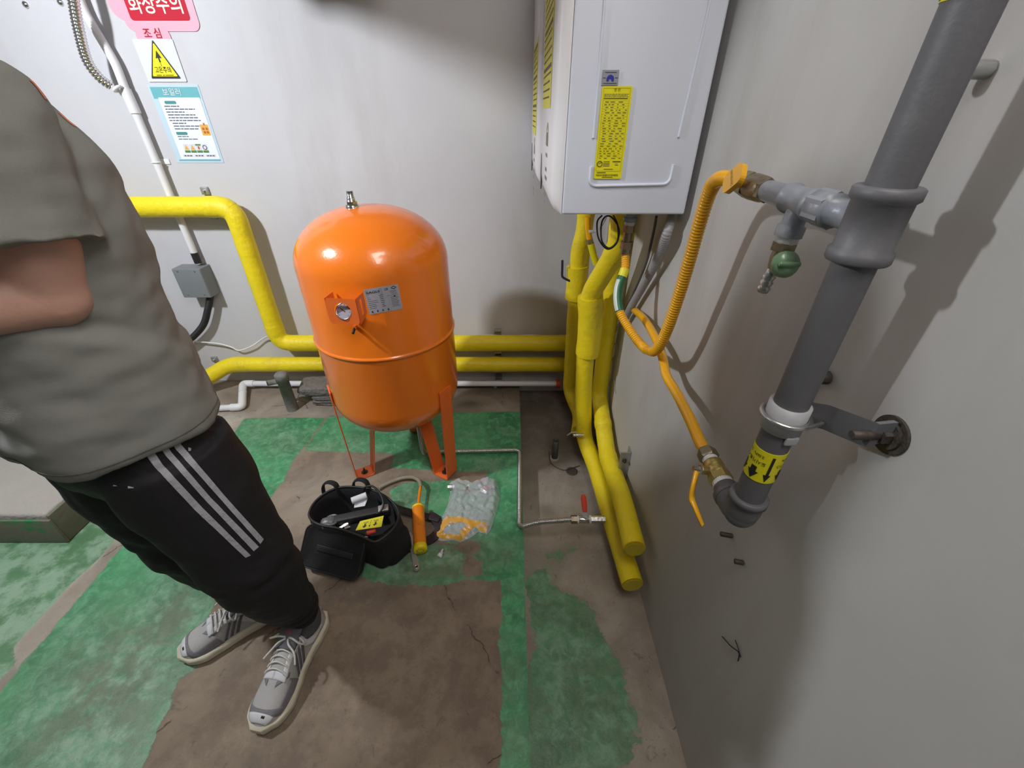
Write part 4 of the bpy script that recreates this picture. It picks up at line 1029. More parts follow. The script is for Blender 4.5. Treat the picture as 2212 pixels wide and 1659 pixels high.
for k in range(4):
    a_ = .26+.13*k; rbox(b, Q, a_, .745, a_+.115, .86, 2, L2); rbox(b, Q, a_, .83, a_+.115, .86, 7, (0, -.0015, 0))
    if k < 2: P = [bil(Q, a_+.0575, .755), bil(Q, a_+.10, .82), bil(Q, a_+.015, .82)]; quad(b, P, 5, (0, -.0016, 0))
    elif k == 2: rbox(b, Q, a_, .745, a_+.115, .765, 7, (0, -.0015, 0)); rbox(b, Q, a_+.04, .775, a_+.075, .815, 6, (0, -.0015, 0))
    else: b.torus(bil(Q, a_+.0575, .79)+Vector((0, -.0015, 0)), NY, .0085, .0016, 18, 4, 4); 
for k in range(3): 
    a_ = .18+.24*k; rbox(b, Q, a_, .885, a_+.22, .92, 2, L2)
    for j in range(3): rbox(b, Q, a_+.03+.06*j, .895, a_+.075+.06*j, .91, 4, (0, -.0015, 0))
b.build('poster_print', [M['teal'], mat('poster_white', (.78, .82, .90), .5), M['paper'], M['teal_d'], mat('poster_ink', (.10, .10, .14), .5), M['note'], mat('poster_brown', (.45, .12, .03), .5), M['green_p']], t, label='teal header, text rows and small pictograms')
# pink caution board, cut off by the top of the photo
pa, pb = WY(305, 45, D), WY(412, 45, D)
cxp = (WY(300, 0, D).x+WY(408, 0, D).x)/2; zr = WY(380, 45, D).z
rw = abs(WY(413, 42, D).x-WY(285, 42, D).x)
t = thing('caution_sign', 'pink and red Korean caution sign cut off by the top edge of the photo', 'sign', (cxp, D, zr-.05))
cR = Vector((WY(349, 42, D).x, D-.0005, zr))
rh = .17
b = MB(); b.prism([(x, y) for x, y in rrect(rw+.06, rh+.06, .03, 8)], cR+Vector((0, 0, rh/2-.004)), X, Z, .003)
for dx, th_ in ((-.085, .0033), (-.028, .0036)): b.lathe([(0, .043), (th_, .043)], cR+Vector((dx, 0, -.052)), NY, 28)
b.lathe([(0, .05), (.0027, .05)], cR+Vector((-rw/2-.02, 0, .05)), NY, 28)
b.box(cR+Vector((-.057, -.0012, -.035)), (.08, .0024, .045))
b.lathe([(0, .13), (.0024, .13)], cR+Vector((0, 0, rh+.05)), NY, 40)
b.build('board', M['pink'], t)
b = MB(); b.prism(rrect(rw, rh, .012), cR+Vector((0, -.0035, rh/2)), X, Z, .0006, 0)
text_mesh(b, '화상주의', cR+Vector((0, -.0045, .047)), X, Z, .066, 1, bold=.016, width=rw*.88)
text_mesh(b, '조 심', cR+Vector((-.055, -.0044, -.042)), X, Z, .036, 0, bold=.014)
b.build('lettering_panel', [M['signred'], M['cream']], t, label='red panel with cream lettering')

# ---------------------------------------------------------------- white drain pipe, vent post, broken blocks
yp = 2.15
t = thing('drain_pipe', 'white plastic drain pipe along the foot of the back wall with two elbows', 'pipe', (-1.0, yp, .02))
w0 = WY(600, 832, yp); wE = WY(1203, 825, yp)
zP = (w0.z+wE.z)/2; e1_ = WY(527, 834, yp); e2_ = FL(523, 879, .022); e3_ = FL(470, 882, .022)
MB().tube(fillet([(wE.x, yp, zP), (e1_.x, yp, zP), tuple(e2_), tuple(e3_)], .03, 7), .0175, 20).build('pipe', M['white_dirty'], t)
MB().tube(fillet([(e1_.x+.07, yp, zP), (e1_.x, yp, zP), Vector((e1_.x, yp, zP)).lerp(e2_, .42)], .028, 7), .0215, 20).build('elbow', M['white_pl'], t)
MB().tube(fillet([Vector((e1_.x, yp, zP)).lerp(e2_, .46), tuple(e2_), e2_.lerp(e3_, .45)], .028, 7), .0215, 20).build('elbow', M['white_pl'], t)
MB().cyl((wE.x-.005, yp, zP), (wE.x+.02, yp, zP), .026, 20).build('red_collar', M['red'], t, label='red collar at the right end')
bp = FL(633, 884); tz = WY(612, 805, bp.y).z; tx = bp.x
t = thing('vent_post', 'dusty grey capped vent pipe with a side spout standing near the back wall', 'pipe', (bp.x, bp.y, 0))
MB().lathe([(0, .031), (tz-.05, .030), (tz-.05, .034), (tz-.012, .034), (tz-.004, .028), (tz, .012)], (tx, bp.y, 0), Z, 28).build('post', M['pvc_grey'], t)
sp1 = WY(577, 828, bp.y-.03)
Ps = fillet([(tx, bp.y, tz-.055), (tx-.05, bp.y-.01, tz-.055), sp1], .03, 7)
MB().tube(Ps, .0155, 18, False).tube([Ps[-1], Ps[-2]], .0115, 18, True, 1).build('spout', [M['pvc_grey'], M['ink']], t)
def block(name, c, size, seed, label, m='stone', group=None):
    bm = bmesh.new(); bmesh.ops.create_cube(bm, size=1); bmesh.ops.subdivide_edges(bm, edges=bm.edges, cuts=9, use_grid_fill=True)
    vs = []
    for v in bm.verts:
        p = Vector(v.co); q = Vector((math.copysign(abs(p.x*2)**.8/2, p.x), math.copysign(abs(p.y*2)**.8/2, p.y), p.z))
        k = 1-.10*(abs(p.x*2)**6*abs(p.y*2)**6)-.06*abs(p.z*2)**6
        d = noise.noise_vector(p*3+Vector((seed, 0, 0)))*.10+noise.noise_vector(p*9+Vector((0, seed, 0)))*.04
        w = Vector((q.x*k+d.x*.7, q.y*k+d.y*.7, q.z+d.z*.9*(1 if p.z > -.49 else .0)))
        vs.append(Vector(c)+Vector((w.x*size[0], w.y*size[1], (w.z+.5)*size[2])))
    fs = [[v.index for v in f.verts] for f in bm.faces]; bm.free()
    return tag(MB().add(vs, fs, 0, True).build(name, M[m]), label, 'rubble', group)
sx0, sx1 = FL(660, 882).x, FL(745, 882).x; ys_ = FL(690, 882).y
block('concrete_block', ((sx0+sx1)/2+.02, ys_+.085, 0), (sx1-sx0-.03, .13, .036), 1, 'broken grey block on the floor, bottom of the stack behind the tank', group='stacked broken blocks')
block('concrete_block', ((sx0+sx1)/2+.015, ys_+.085, .040), (sx1-sx0-.02, .13, .030), 5, 'thin broken grey block in the middle of the stack behind the tank', group='stacked broken blocks')
block('concrete_block', ((sx0+sx1)/2-.01, ys_+.085, .073), (sx1-sx0+.04, .14, .052), 9, 'rounded grey block on top of the stack behind the tank', group='stacked broken blocks')
# capped stub pipe and small debris in the channel
p = FL(1198, 990, PIT); hz = WY(1196, 951, p.y).z
t = thing('floor_pipe_stub', 'short open rusty pipe stub standing in the floor channel', 'pipe', tuple(p))
MB().lathe([(PIT*0, .0165), (hz-PIT, .0165), (hz-PIT, .013), (hz-PIT-.03, .012)], p, Z, 22).build('pipe', mat('stub_metal', (.08, .075, .07), .6, .4, .4, 30, .3, 60), t)
MB().lathe([(0, .026), (.006, .024), (.008, .018)], p, Z, 20).build('mortar_ring', M['conc'], t)
p = FL(1235, 1018, PIT+.002)
tag(MB().lathe([(0, .030), (.003, .028), (.001, .018)], p-Z*.001, Z, 20).build('floor_plug', M['dark_metal']), 'dark round plug in the floor channel in front of the pipe stub', 'plug')
tag(MB().tube(spline([FL(1186, 975, PIT+.004), FL(1190, 1000, PIT+.004), FL(1215, 1015, PIT+.004), FL(1232, 1012, PIT+.006), FL(1252, 1006, PIT+.004)], 6), .0022, 6).build('scrap_wire', M['dark_metal']), 'bent rusty wire lying around the pipe stub', 'wire')
p = FL(1232, 945, PIT)
t = thing('drain_tap', 'small metal tap half hidden behind the yellow risers', 'valve', tuple(p))
yy = 1.55; p = WY(1238, 940, yy)
MB().cyl(p, p+X*.05, .009, 14).cyl(p+X*.012-Z*.004, p+X*.012+Z*.022, .006, 12).build('body', M['steel'], t)
MB().tube([p+Vector((.012, -.004, .02)), p+Vector((-.012, -.01, .024)), p+Vector((-.03, -.01, .006))], .0045, 8, flat=.5).build('tap_lever', M['galv'], t)
tag(MB().cyl(FL(1070, 838, .0), FL(1070, 838, .0)+Z*.018, .012, 14, bev=.003).build('floor_bolt', M['galv']), 'small round metal foot under the strut channel', 'bolt')
# angle bracket holding the headers
bw = WX(1352, 985, R)
t = thing('angle_bracket', 'dusty steel angle bracket on the right wall beside the upper yellow header', 'bracket', (R-.03, bw.y, bw.z-.12))
zt1 = WX(1358, 975, R-.01).z; yb1 = WX(1358, 985, R-.01).y
MB().box((R-.0225, yb1, zt1-.075), (.043, .005, .16), bev=.001).box((R-.0025, yb1+.018, zt1-.07), (.005, .04, .15), bev=.001).build('angle', M['galv'], t)
MB().cyl((R-.026, yb1-.003, zt1-.035), (R-.026, yb1-.010, zt1-.035), .009, hexa=True).cyl((R-.026, yb1-.009, zt1-.035), (R-.026, yb1-.018, zt1-.035), .005, 12).build('bolt', M['dark_metal'], t)
# flexible metal hose to the tank with red lever valve
zh = .30-.03
yv = None
vx0 = FL(1240, 1122, .07); vx1 = Vector((.372, vx0.y-.0, .062))
t = thing('flexible_water_hose', 'ribbed stainless hose from the tank bottom across the slab to the red lever valve', 'hose', (.1, 1.4, 0))
P = [Vector((-.45, 1.56, .285)), Vector((-.43, 1.555, .20)), FL(905, 968, .05), FL(925, 978, .02), FL(1010, 973, .014), FL(1100, 971, .014), FL(1122, 978, .016), FL(1124, 1010, .016), FL(1123, 1080, .016), FL(1122, 1130, .018), FL(1126, 1143, .022), FL(1150, 1130, .045), FL(1180, 1126, .060), vx0]
Ph = fillet([P[0], Vector((-.43, 1.5, .06)), FL(925, 977, .014), FL(1123, 972, .014), FL(1122, 1139, .016), FL(1160, 1128, .055), vx0], [.06, .05, .03, .025, .03], 8)
Q, rr = corr(Ph, .0105, .0055, .08)
MB().tube(Q, rr, 18).build('hose', M['steel'], t)
MB().cyl(Ph[0]-Z*.03, Ph[0]+Z*.004, .017, hexa=True).build('top_nut', M['brass_dull'], t)
t = thing('ball_valve', 'small steel ball valve with an upright red lever joined to the lower yellow header', 'valve', tuple(vx0))
xd = X
MB().cyl(vx0-xd*.012, vx0+xd*.012, .0175, hexa=True).build('hex_nut', M['brass_dull'], t)
MB().cyl(vx0+xd*.012, vx0+xd*.018, .0165, 20).build('thread_tape', M['teflon'], t)
MB().cyl(vx0+xd*.060, vx0+xd*.068, .0165, 20).build('thread_tape', M['teflon'], t)
MB().lathe([(.016, .012), (.022, .0155), (.032, .0145), (.036, .016), (.050, .016), (.054, .0145), (.062, .0150)], vx0, xd, 22).cyl(vx0+xd*.066, vx0+xd*.125, .0155, hexa=True).cyl(vx0+xd*.043, vx0+xd*.043+Vector((0, -.3, 1)).normalized()*.026, .006, 12).build('body', M['steel'], t)
hb0 = vx0+xd*.043+Vector((0, -.3, 1)).normalized()*.022
upd = Vector((-.08, .62, .78)).normalized(); nr = upd.cross(X).normalized()
def plate(s, a, b, w0, w1, th, nrm, m=0):
    dd = (b-a).normalized(); sd_ = dd.cross(nrm).normalized()
    vs = []
    for p, w in ((a, w0), (b, w1)):
        for k1, k2 in ((1, 1), (-1, 1), (-1, -1), (1, -1)): vs.append(p+sd_*w*k1+nrm*th*k2)
    return s.add(vs, [(0, 1, 5, 4), (1, 2, 6, 5), (2, 3, 7, 6), (3, 0, 4, 7), (3, 2, 1, 0), (4, 5, 6, 7)], m, False)
MB_ = MB(); plate(MB_, hb0, hb0+upd*.028, .010, .009, .0015, nr); MB_.build('lever_plate', M['chrome'], t)
o = MB(); o.loft([(hb0+upd*(.020+.0100*i), X*w_, nr*.0042) for i, w_ in enumerate((.0085, .0100, .0108, .0112, .0114, .0114, .0104, .005))], 3, 18); o.build('lever_grip', M['red'], t, label='red plastic lever grip')
# ---------------------------------------------------------------- orange expansion tank
TC = Vector((-.511, 1.5435, 0)); TR = .27; TB, TT, H1, H2, TS = .452, .991, .185, .181, .712
t = tank = thing('expansion_tank', 'large glossy orange expansion tank on three bent strap legs', 'tank', (TC.x, TC.y, 0))
prof = []
for k in range(17): a = math.pi/2*(1-k/16); prof.append((TB-H2*math.sin(a), TR*math.cos(a)**.93 if k else .012))
prof += [(TS-.010, TR), (TS-.006, TR+.001), (TS-.004, TR+.0055), (TS+.004, TR+.0055), (TS+.006, TR+.001), (TS+.010, TR)]
for k in range(17): a = math.pi/2*k/16; prof.append((TT+H1*math.sin(a), TR*max(0, math.cos(a))**.93 if k < 16 else .012))
shell = MB().lathe(prof, TC, Z, 96).build('shell', M['orange'], t)
# three U strap legs
for k, deg in enumerate((-150, -30, 90)):
    a = math.radians(deg); er = Vector((math.cos(a), math.sin(a), 0)); et = Vector((-er.y, er.x, 0)); w = .036
    def rp_(r, z): return TC+er*r+Z*z
    out_top = rp_(TR+.003, .50); out_mid = rp_(TR+.003, .44); out_foot = rp_(.262, .004); in_foot = rp_(.185, .004)
    zi = TB-H2*math.sqrt(max(0, 1-(.135/TR)**2)); in_top = rp_(.135, zi+.004)
    L = [out_top, out_mid, out_foot, in_foot, in_top]; L = fillet(L, [.02, .010, .010], 4)
    vs = []; n = len(L)
    for i, p in enumerate(L):
        tn_ = (L[min(i+1, n-1)]-L[max(i-1, 0)]).normalized(); nn = tn_.cross(et).normalized()
        for (k1, k2) in ((1, 1), (-1, 1), (-1, -1), (1, -1)): vs.append(p+et*(w*k1)+nn*(.0022*k2))
    fs = [(i*4+j, i*4+(j+1) % 4, (i+1)*4+(j+1) % 4, (i+1)*4+j) for i in range(n-1) for j in range(4)]+[(3, 2, 1, 0), tuple(n*4-4+j for j in range(4))]
    b = MB(); b.add(vs, fs, 0, False)
    leg = b.build('leg', M['orange_dull'], t)
    fc = rp_(.222, .006)
    MB().cyl(fc, fc+Z*.008, .009, hexa=True).cyl(fc+Z*.008, fc+Z*.024, .0045, 10).cyl(fc-Z*.0005, fc+Z*.001, .016, 18).build('anchor_nut', M['dark_metal'], leg)
# top air fitting
tp = TC+Vector((-.035, -.02, TT+H1-.004))
MB().lathe([(0, .023), (.010, .022), (.012, .016), (.030, .014), (.032, .013), (.034, .0115), (.052, .0115), (.052, .008)], tp, Z, 24).cyl(tp+Z*.008, tp+Z*.020, .019, hexa=True).build('air_vent_fitting', M['chrome'], t)
MB().cyl(TC+Vector((.06, .02, TB-H2-.01)), TC+Vector((.06, .02, TB-H2+.03)), .018, 20).build('bottom_port', M['orange_dull'], t)
bv = bvh_of(shell)
# surface chart for decals
def chart(P4):      # TL TR BR BL pixels -> f(a,b,lift)
    def f(a, b, lift=.0012):
        u = (P4[0][0]*(1-a)+P4[1][0]*a)*(1-b)+(P4[3][0]*(1-a)+P4[2][0]*a)*b
        v = (P4[0][1]*(1-a)+P4[1][1]*a)*(1-b)+(P4[3][1]*(1-a)+P4[2][1]*a)*b
        p, n = hit(bv, u, v); n = n if n.dot(p-EYEV) < 0 else -n
        return p+n*lift
    return f
f = chart(((785, 625.5), (859, 613.5), (870, 667), (799, 679.5)))
q = MB(); n = 12
q.add([f(i/n, j/n) for j in range(n+1) for i in range(n+1)], [(j*(n+1)+i, j*(n+1)+i+1, (j+1)*(n+1)+i+1, (j+1)*(n+1)+i) for j in range(n) for i in range(n)], 0)
def fq(a0, b0, a1, b1, m=1): q.add([f(a0, b0, .0018), f(a1, b0, .0018), f(a1, b1, .0018), f(a0, b1, .0018)], [(0, 1, 2, 3)], m, False)
def ft(body, a, b, size, w, bold=.02):
    s = MB(); text_mesh(s, body, (0, 0, 0), X, Z, 1., bold=bold); xs_ = [v[0] for v in s.v]; zs_ = [v[2] for v in s.v]
    sx = w/(max(xs_)-min(xs_)); sy = size/(max(zs_)-min(zs_)); cz = (max(zs_)+min(zs_))/2; cx_ = (max(xs_)+min(xs_))/2
    q.add([f(a+(v[0]-cx_)*sx, b-(v[2]-cz)*sy, .0018) for v in s.v], s.f, 1, False)
ft('EAGLE', .26, .15, .09, .40); ft('CE', .64, .12, .09, .10)
for (a0, b0, a1, b1) in ((.04, .055, .50, .062), (.04, .235, .50, .242), (.04, .055, .046, .24), (.495, .055, .501, .24)): fq(a0, b0, a1, b1)
fq(.03, .275, .52, .283)
for k in range(7): fq(.04, .34+.073*k, (.13, .15, .32, .33, .27, .28, .25)[k], .352+.073*k); fq(.40+.006*k, .31+.073*k, .53-.01*(k % 3), .328+.073*k)
for k in range(3): fq(.72+.03*k, .22+.06*k, .92, .232+.06*k)
fq(.62, .385, .96, .393)
for k in range(7): fq(.72, .46+.06*k, .95-.02*(k % 3), .472+.06*k)
q.add([f(.84, .40, .0018), f(.88, .45, .0018), f(.80, .45, .0018)], [(0, 1, 2)], 1, False)
q.add([f(.86, .03, .0018), f(.95, .10, .0018), f(.86, .17, .0018), f(.77, .10, .0018), f(.86, .06, .0018), f(.92, .10, .0018), f(.86, .14, .0018), f(.80, .10, .0018)], [(0, 1, 5, 4), (1, 2, 6, 5), (2, 3, 7, 6), (3, 0, 4, 7)], 1, False)
for a_ in (.10, .26, .42, .58):
    fq(a_-.03, .90, a_+.03, .925); fq(a_-.008, .86, a_+.008, .96)
q.build('nameplate', [M['tank_label'], M['ink']], t, label='silver nameplate with black print')
# gauge bracket
pc_, pn = hit(bv, 748, 672); pn = Vector((pn.x, pn.y, 0)).normalized(); pn = pn if pn.dot(pc_-EYEV) < 0 else -pn
gx = Z.cross(pn).normalized()          # to the right seen from the front
if gx.dot(X) < 0: gx = -gx
pf, _ = hit(bv, 741, 672)
def on(u, v, dist):                    # point seen at (u,v) on the plane `dist` in front of the tank there
    r = ray(u, v); o_ = pc_+pn*dist; s = (o_-EYEV).dot(pn)/r.dot(pn); return EYEV+r*s
A_, B2, C2, D2 = on(700, 647, .062), on(765, 644, .062), on(780, 699, .062), on(716, 702, .062)
cF = (A_+B2+C2+D2)/4; hw = (B2-A_).length/2; hh = abs(A_.z-D2.z)/2
hole = .029; n = 32; pts = []
for k in range(n):
    a = 2*math.pi*k/n; c_, s_ = math.cos(a), math.sin(a); m_ = max(abs(c_)/hw, abs(s_)/hh); pts.append((c_/m_, s_/m_))
b = MB()
for dz in (0, -.002):
    o_ = cF+pn*dz
    b.add([o_+gx*x+Z*y for x, y in pts]+[o_+gx*math.cos(2*math.pi*k/n)*hole+Z*math.sin(2*math.pi*k/n)*hole for k in range(n)], [(k, (k+1) % n, n+(k+1) % n, n+k) for k in range(n)], 0, False)
b.add([cF+pn*dz+gx*math.cos(2*math.pi*k/n)*hole+Z*math.sin(2*math.pi*k/n)*hole for dz in (0, -.002) for k in range(n)], [(k, (k+1) % n, n+(k+1) % n, n+k) for k in range(n)], 0, False)
def side(sg):
    e0 = cF+gx*hw*sg
    # flange reaching back to the shell with a slot
    depth = .058; T4 = [e0+Z*hh, e0-pn*depth+Z*(hh*1.0), e0-pn*depth-Z*hh*.62, e0-Z*hh]
    if sg < 0: T4 = [e0+Z*hh, e0-pn*depth+Z*hh, e0-pn*depth*1.0+Z*hh*.2, e0-Z*hh*.4]
    P = lambda a, c: bil([T4[0], T4[1], T4[2], T4[3]], a, c)
    if sg > 0:
        g = [(0, 0), (1, 0), (1, 1), (0, 1)]; s4 = [(.38, .14), (.60, .14), (.60, .80), (.38, .80)]
        for dz in (0, .0018): 
            b.add([P(*x)+gx*dz for x in g+s4], [(0, 1, 5, 4), (1, 2, 6, 5), (2, 3, 7, 6), (3, 0, 4, 7)], 0, False)
        b.add([P(*x)+gx*dz for dz in (0, .0018) for x in s4], [(k, (k+1) % 4, 4+(k+1) % 4, 4+k) for k in range(4)], 0, False)
    else:
        b.add([p+gx*dz for dz in (0, -.0018) for p in T4], [(0, 1, 2, 3), (7, 6, 5, 4)]+[(k, (k+1) % 4, 4+(k+1) % 4, 4+k) for k in range(4)], 0, False)
side(1); side(-1)
b.build('gauge_bracket', M['orange_dull'], t)
gc = on(743, 672, .052); gd = (pn+Z*.55).normalized()
g = MB().lathe([(-.020, .012), (-.012, .014), (-.012, .0265), (-.001, .0275), (.001, .0275), (.001, .0245), (-.001, .0245)], gc, gd, 32).build('pressure_gauge', M['chrome'], t)
MB().lathe([(-.001, .0243), (.0002, .0243)], gc, gd, 32).build('dial', M['dial'], g)
gxx = gd.cross(Z).normalized(); gyy = gxx.cross(gd)
nb = MB()
plate(nb, gc+gd*.001-gxx*.004-gyy*.002, gc+gd*.001+gxx*.014+gyy*.010, .0018, .0008, .0004, gd)
for k in range(9):
    a = math.radians(-40+k*32.5); d_ = gxx*math.cos(a)+gyy*math.sin(a); plate(nb, gc+gd*.0008+d_*.018, gc+gd*.0008+d_*.0215, .0006, .0006, .0002, gd)
nb.build('needle', M['ink'], g)
vp, vn = hit(bv, 769, 706)
MB().cyl(vp, vp+pn*.014+Z*.002, .007, 14).cyl(vp+pn*.012-Z*.0, vp+pn*.030-Z*.010, .0045, 12, m=1).build('air_valve', [M['orange_dull'], M['ink']], t)
# ---------------------------------------------------------------- open black tool bag
RZ = .175
rim_px = [(668, 1112), (676, 1092), (693, 1074), (716, 1060), (745, 1053), (790, 1056), (825, 1069), (850, 1088), (861, 1108), (858, 1130), (842, 1152), (812, 1172), (785, 1162), (735, 1144), (695, 1136), (675, 1126)]
rim = [FL(u, v, RZ) for u, v in rim_px]; ctr = sum(rim, Vector())/len(rim)
def closed(P, n=64):
    m = len(P); out = []
    for i in range(m):
        a, b, c, d = P[i-1], P[i], P[(i+1) % m], P[(i+2) % m]
        for k in range(n//m):
            t_ = k/(n//m); out.append(.5*((2*b)+(c-a)*t_+(2*a-5*b+4*c-d)*t_*t_+(3*b-a-3*c+d)*t_**3))
    return out
rimc = closed(rim); N_ = len(rimc)
def ringz(k, z, dx=0, dy=0): return [Vector((ctr.x+dx+(p.x-ctr.x)*k, ctr.y+dy+(p.y-ctr.y)*k, z)) for p in rimc]
t = thing('tool_bag', 'open black fabric tool bag with its lid folded down in front', 'bag', (ctr.x, ctr.y, 0))
rings = [ringz(.90, .002), ringz(.97, .012), ringz(1.04, .06), ringz(1.05, .11), ringz(1.02, RZ-.02), ringz(1.03, RZ-.008), ringz(1.0, RZ), ringz(.955, RZ-.004), ringz(.94, RZ-.05), ringz(.90, .03), ringz(.5, .018)]
rnd = random.Random(4)
for i, rg in enumerate(rings):
    for k, p in enumerate(rg):
        nv = noise.noise(p*13)*.006; dd = (p-Vector((ctr.x, ctr.y, p.z))).normalized(); rg[k] = p+dd*nv*(0 if i == 10 else 1)
vs = [p for rg in rings for p in rg]
b = MB(); b.add(vs, [(i*N_+k, i*N_+(k+1) % N_, (i+1)*N_+(k+1) % N_, (i+1)*N_+k) for i in range(len(rings)-1) for k in range(N_)]+[tuple(range(N_))[::-1], tuple(range(10*N_, 11*N_))])
bagb = b.build('bag_body', M['black_cloth'], t)
MB().tube([p+Z*.004 for p in rimc]+[rimc[0]+Z*.004], .0045, 8, False).build('zipper_piping', M['black_trim'], t)
# lid hanging forward
h0, h1 = FL(672, 1128, RZ-.01), FL(790, 1162, RZ-.02); l0, l1 = FL(638, 1220, .042), FL(772, 1254, .042)
cx_ = (h1-h0); ux_ = ((h1-h0)+(l1-l0)).normalized(); dn_ = ((l0-h0)+(l1-h1)); dn_ = (dn_-ux_*dn_.dot(ux_)).normalized(); nn_ = ux_.cross(-dn_)
if nn_.z < 0: nn_ = -nn_
W_, H_ = ((h1-h0).length+(l1-l0).length)/2, ((l0-h0).length+(l1-h1).length)/2
lc = (h0+h1+l0+l1)/4
b = MB(); uy_ = nn_.cross(ux_)
outl = rrect(W_, H_, .035, 6)
lay = [(0.90, -.036), (1., -.030), (1.02, -.012), (1., 0.), (.93, .002), (.90, -.004), (.5, -.005)]
vs = []; n = len(outl)
for k, dz in lay: vs += [lc+ux_*(x*k)+uy_*(y*k)+nn_*dz for x, y in outl]
b.add(vs, [(i*n+k, i*n+(k+1) % n, (i+1)*n+(k+1) % n, (i+1)*n+k) for i in range(len(lay)-1) for k in range(n)]+[tuple(range(n))[::-1], tuple(range((len(lay)-1)*n, len(lay)*n))])
lid = b.build('lid', M['black_cloth'], t)
MB().tube([lc+ux_*x+uy_*y+nn_*.001 for x, y in outl+outl[:1]], .003, 8, False).build('lid_piping', M['black_trim'], lid)
Rm = Matrix((ux_, uy_, nn_)).transposed()
MB().box(lc+ux_*.012-uy_*.0+nn_*.000, (W_*.62, .022, .006), Rm, .002).build('elastic_loop', M['black_trim'], lid)
MB().box(h1+ux_*.004+Z*.006, (.012, .006, .006), Rm, .002).cyl(h1+Z*.004, h1-dn_*-.012+Z*.004, .002, 8).build('zip_pull', M['steel'], lid)
# side pocket and back pocket, strap loops
def pouch(name, c, sz, ang, par):
    Rz = Matrix.Rotation(ang, 3, 'Z'); pr = [(.88, 0), (1, .01), (1.05, .05*sz[2]/.1), (1., sz[2]*.9), (.9, sz[2]), (.3, sz[2]+.004)]
    o_ = rrect(sz[0], sz[1], min(sz[:2])*.42, 5); n = len(o_); vs = []
    for k, z in pr: vs += [Vector(c)+Rz @ Vector((x*k, y*k, z)) for x, y in o_]
    return MB().add(vs, [(i*n+j, i*n+(j+1) % n, (i+1)*n+(j+1) % n, (i+1)*n+j) for i in range(len(pr)-1) for j in range(n)]+[tuple(range(n))[::-1], tuple(range((len(pr)-1)*n, len(pr)*n))]).build(name, M['black_cloth'], par)
pp = FL(851, 1198, .0); pp2 = FL(872, 1168, 0)
pk = pouch('side_pocket', (pp.x+.012, pp.y+.004, 0), (.12, .075, .118), math.radians(52), t)
MB().tube(spline([Vector((pp.x-.04, pp.y-.03, .05)), Vector((pp.x-.03, pp.y-.035, .105)), Vector((pp.x+.01, pp.y-.01, .121)), Vector((pp.x+.045, pp.y+.03, .108))], 6), .0028, 8).build('pocket_zip', M['black_trim'], pk)
MB().box(Vector((pp.x-.045, pp.y-.028, .052)), (.006, .005, .014), bev=.0015).build('zip_pull', M['steel'], pk)
for (u, v, a) in ((712, 1058, .5), (778, 1052, -.3)):
    p = FL(u, v, RZ); MB().tube(spline([p+Vector((-.03, -.0, -.06)), p+Vector((-.032, .015, .0)), p+Vector((-.01, .02, .022)), p+Vector((.025, .01, .018)), p+Vector((.035, .0, -.03))], 6), .013, 10, flat=.35).build('strap_loop', M['black_cloth'], t)
sb0, sb1 = FL(862, 1100, .04), FL(945, 1122, .01)
b = MB(); S_ = spline([sb0-X*.03+Z*.03, sb0, FL(905, 1112, .022), sb1], 8)
vs = []
for p in S_: vs += [p+Vector((.0, .018, .002)), p+Vector((0, -.018, .002)), p+Vector((0, -.018, -.001)), p+Vector((0, .018, -.001))]
b.add(vs, [(i*4+j, i*4+(j+1) % 4, (i+1)*4+(j+1) % 4, (i+1)*4+j) for i in range(len(S_)-1) for j in range(4)]+[(3, 2, 1, 0), tuple(len(vs)-4+j for j in range(4))], 0, False)
b.build('shoulder_strap', M['black_trim'], t)
b = MB(); S_ = spline([FL(925, 1112, .012), FL(942, 1122, .016), FL(948, 1145, .012), FL(930, 1165, .008), FL(905, 1172, .006), FL(880, 1185, .004)], 8)
vs = []
for i, p in enumerate(S_):
    tn_ = (S_[min(i+1, len(S_)-1)]-S_[max(i-1, 0)]).normalized(); sd_ = Vector((-tn_.y, tn_.x, 0)).normalized()
    vs += [p+sd_*.02+Z*.0025, p-sd_*.02+Z*.0025, p-sd_*.02-Z*.0025, p+sd_*.02-Z*.0025]
b.add(vs, [(i*4+j, i*4+(j+1) % 4, (i+1)*4+(j+1) % 4, (i+1)*4+j) for i in range(len(S_)-1) for j in range(4)]+[(3, 2, 1, 0), tuple(len(vs)-4+j for j in range(4))], 0, False)
b.box(FL(938, 1120, .018), (.05, .03, .014), Matrix.Rotation(-.3, 3, 'Z'), .003)
b.build('shoulder_strap', mat('dark_plum_strap', (.022, .014, .018), .6), t, label='dark strap end with buckle')
# things in the bag
def sheet(s, P, th=.0012, m=0): 
    nn = (P[1]-P[0]).cross(P[3]-P[0]).normalized(); s.add(list(P)+[p-nn*th for p in P], [(0, 1, 2, 3), (7, 6, 5, 4), (0, 4, 5, 1), (1, 5, 6, 2), (2, 6, 7, 3), (3, 7, 4, 0)], m, False); return nn
a, c = FL(700, 1132, .165), FL(850, 1100, .165); dv = (c-a).normalized(); sv = dv.cross(Z).normalized(); Rb = Matrix((dv, sv.cross(dv)*-1 if False else Z.cross(dv), Z)).transposed(); mid = (a+c)/2
t = thing('power_tool', 'long black power tool lying across the top of the open bag with silver clips', 'tool', (mid.x, mid.y, .12))
MB().box(mid+dv*.01, ((c-a).length*.82, .034, .036), Rb, .006).build('tool_body', M['black_trim'], t)
MB().lathe([(-.02, .016), (-.014, .022), (.020, .024), (.028, .018)], a+dv*.012, dv, 18).torus(a+dv*.03+Z*.012, Z, .022, .005, 20, 8).build('tool_head', mat('worn_grey_plastic', (.12, .12, .125), .4, .2, .4, 40, dirt=(.4, .4, .4), dscale=40, dlo=.6, dhi=.75), t)
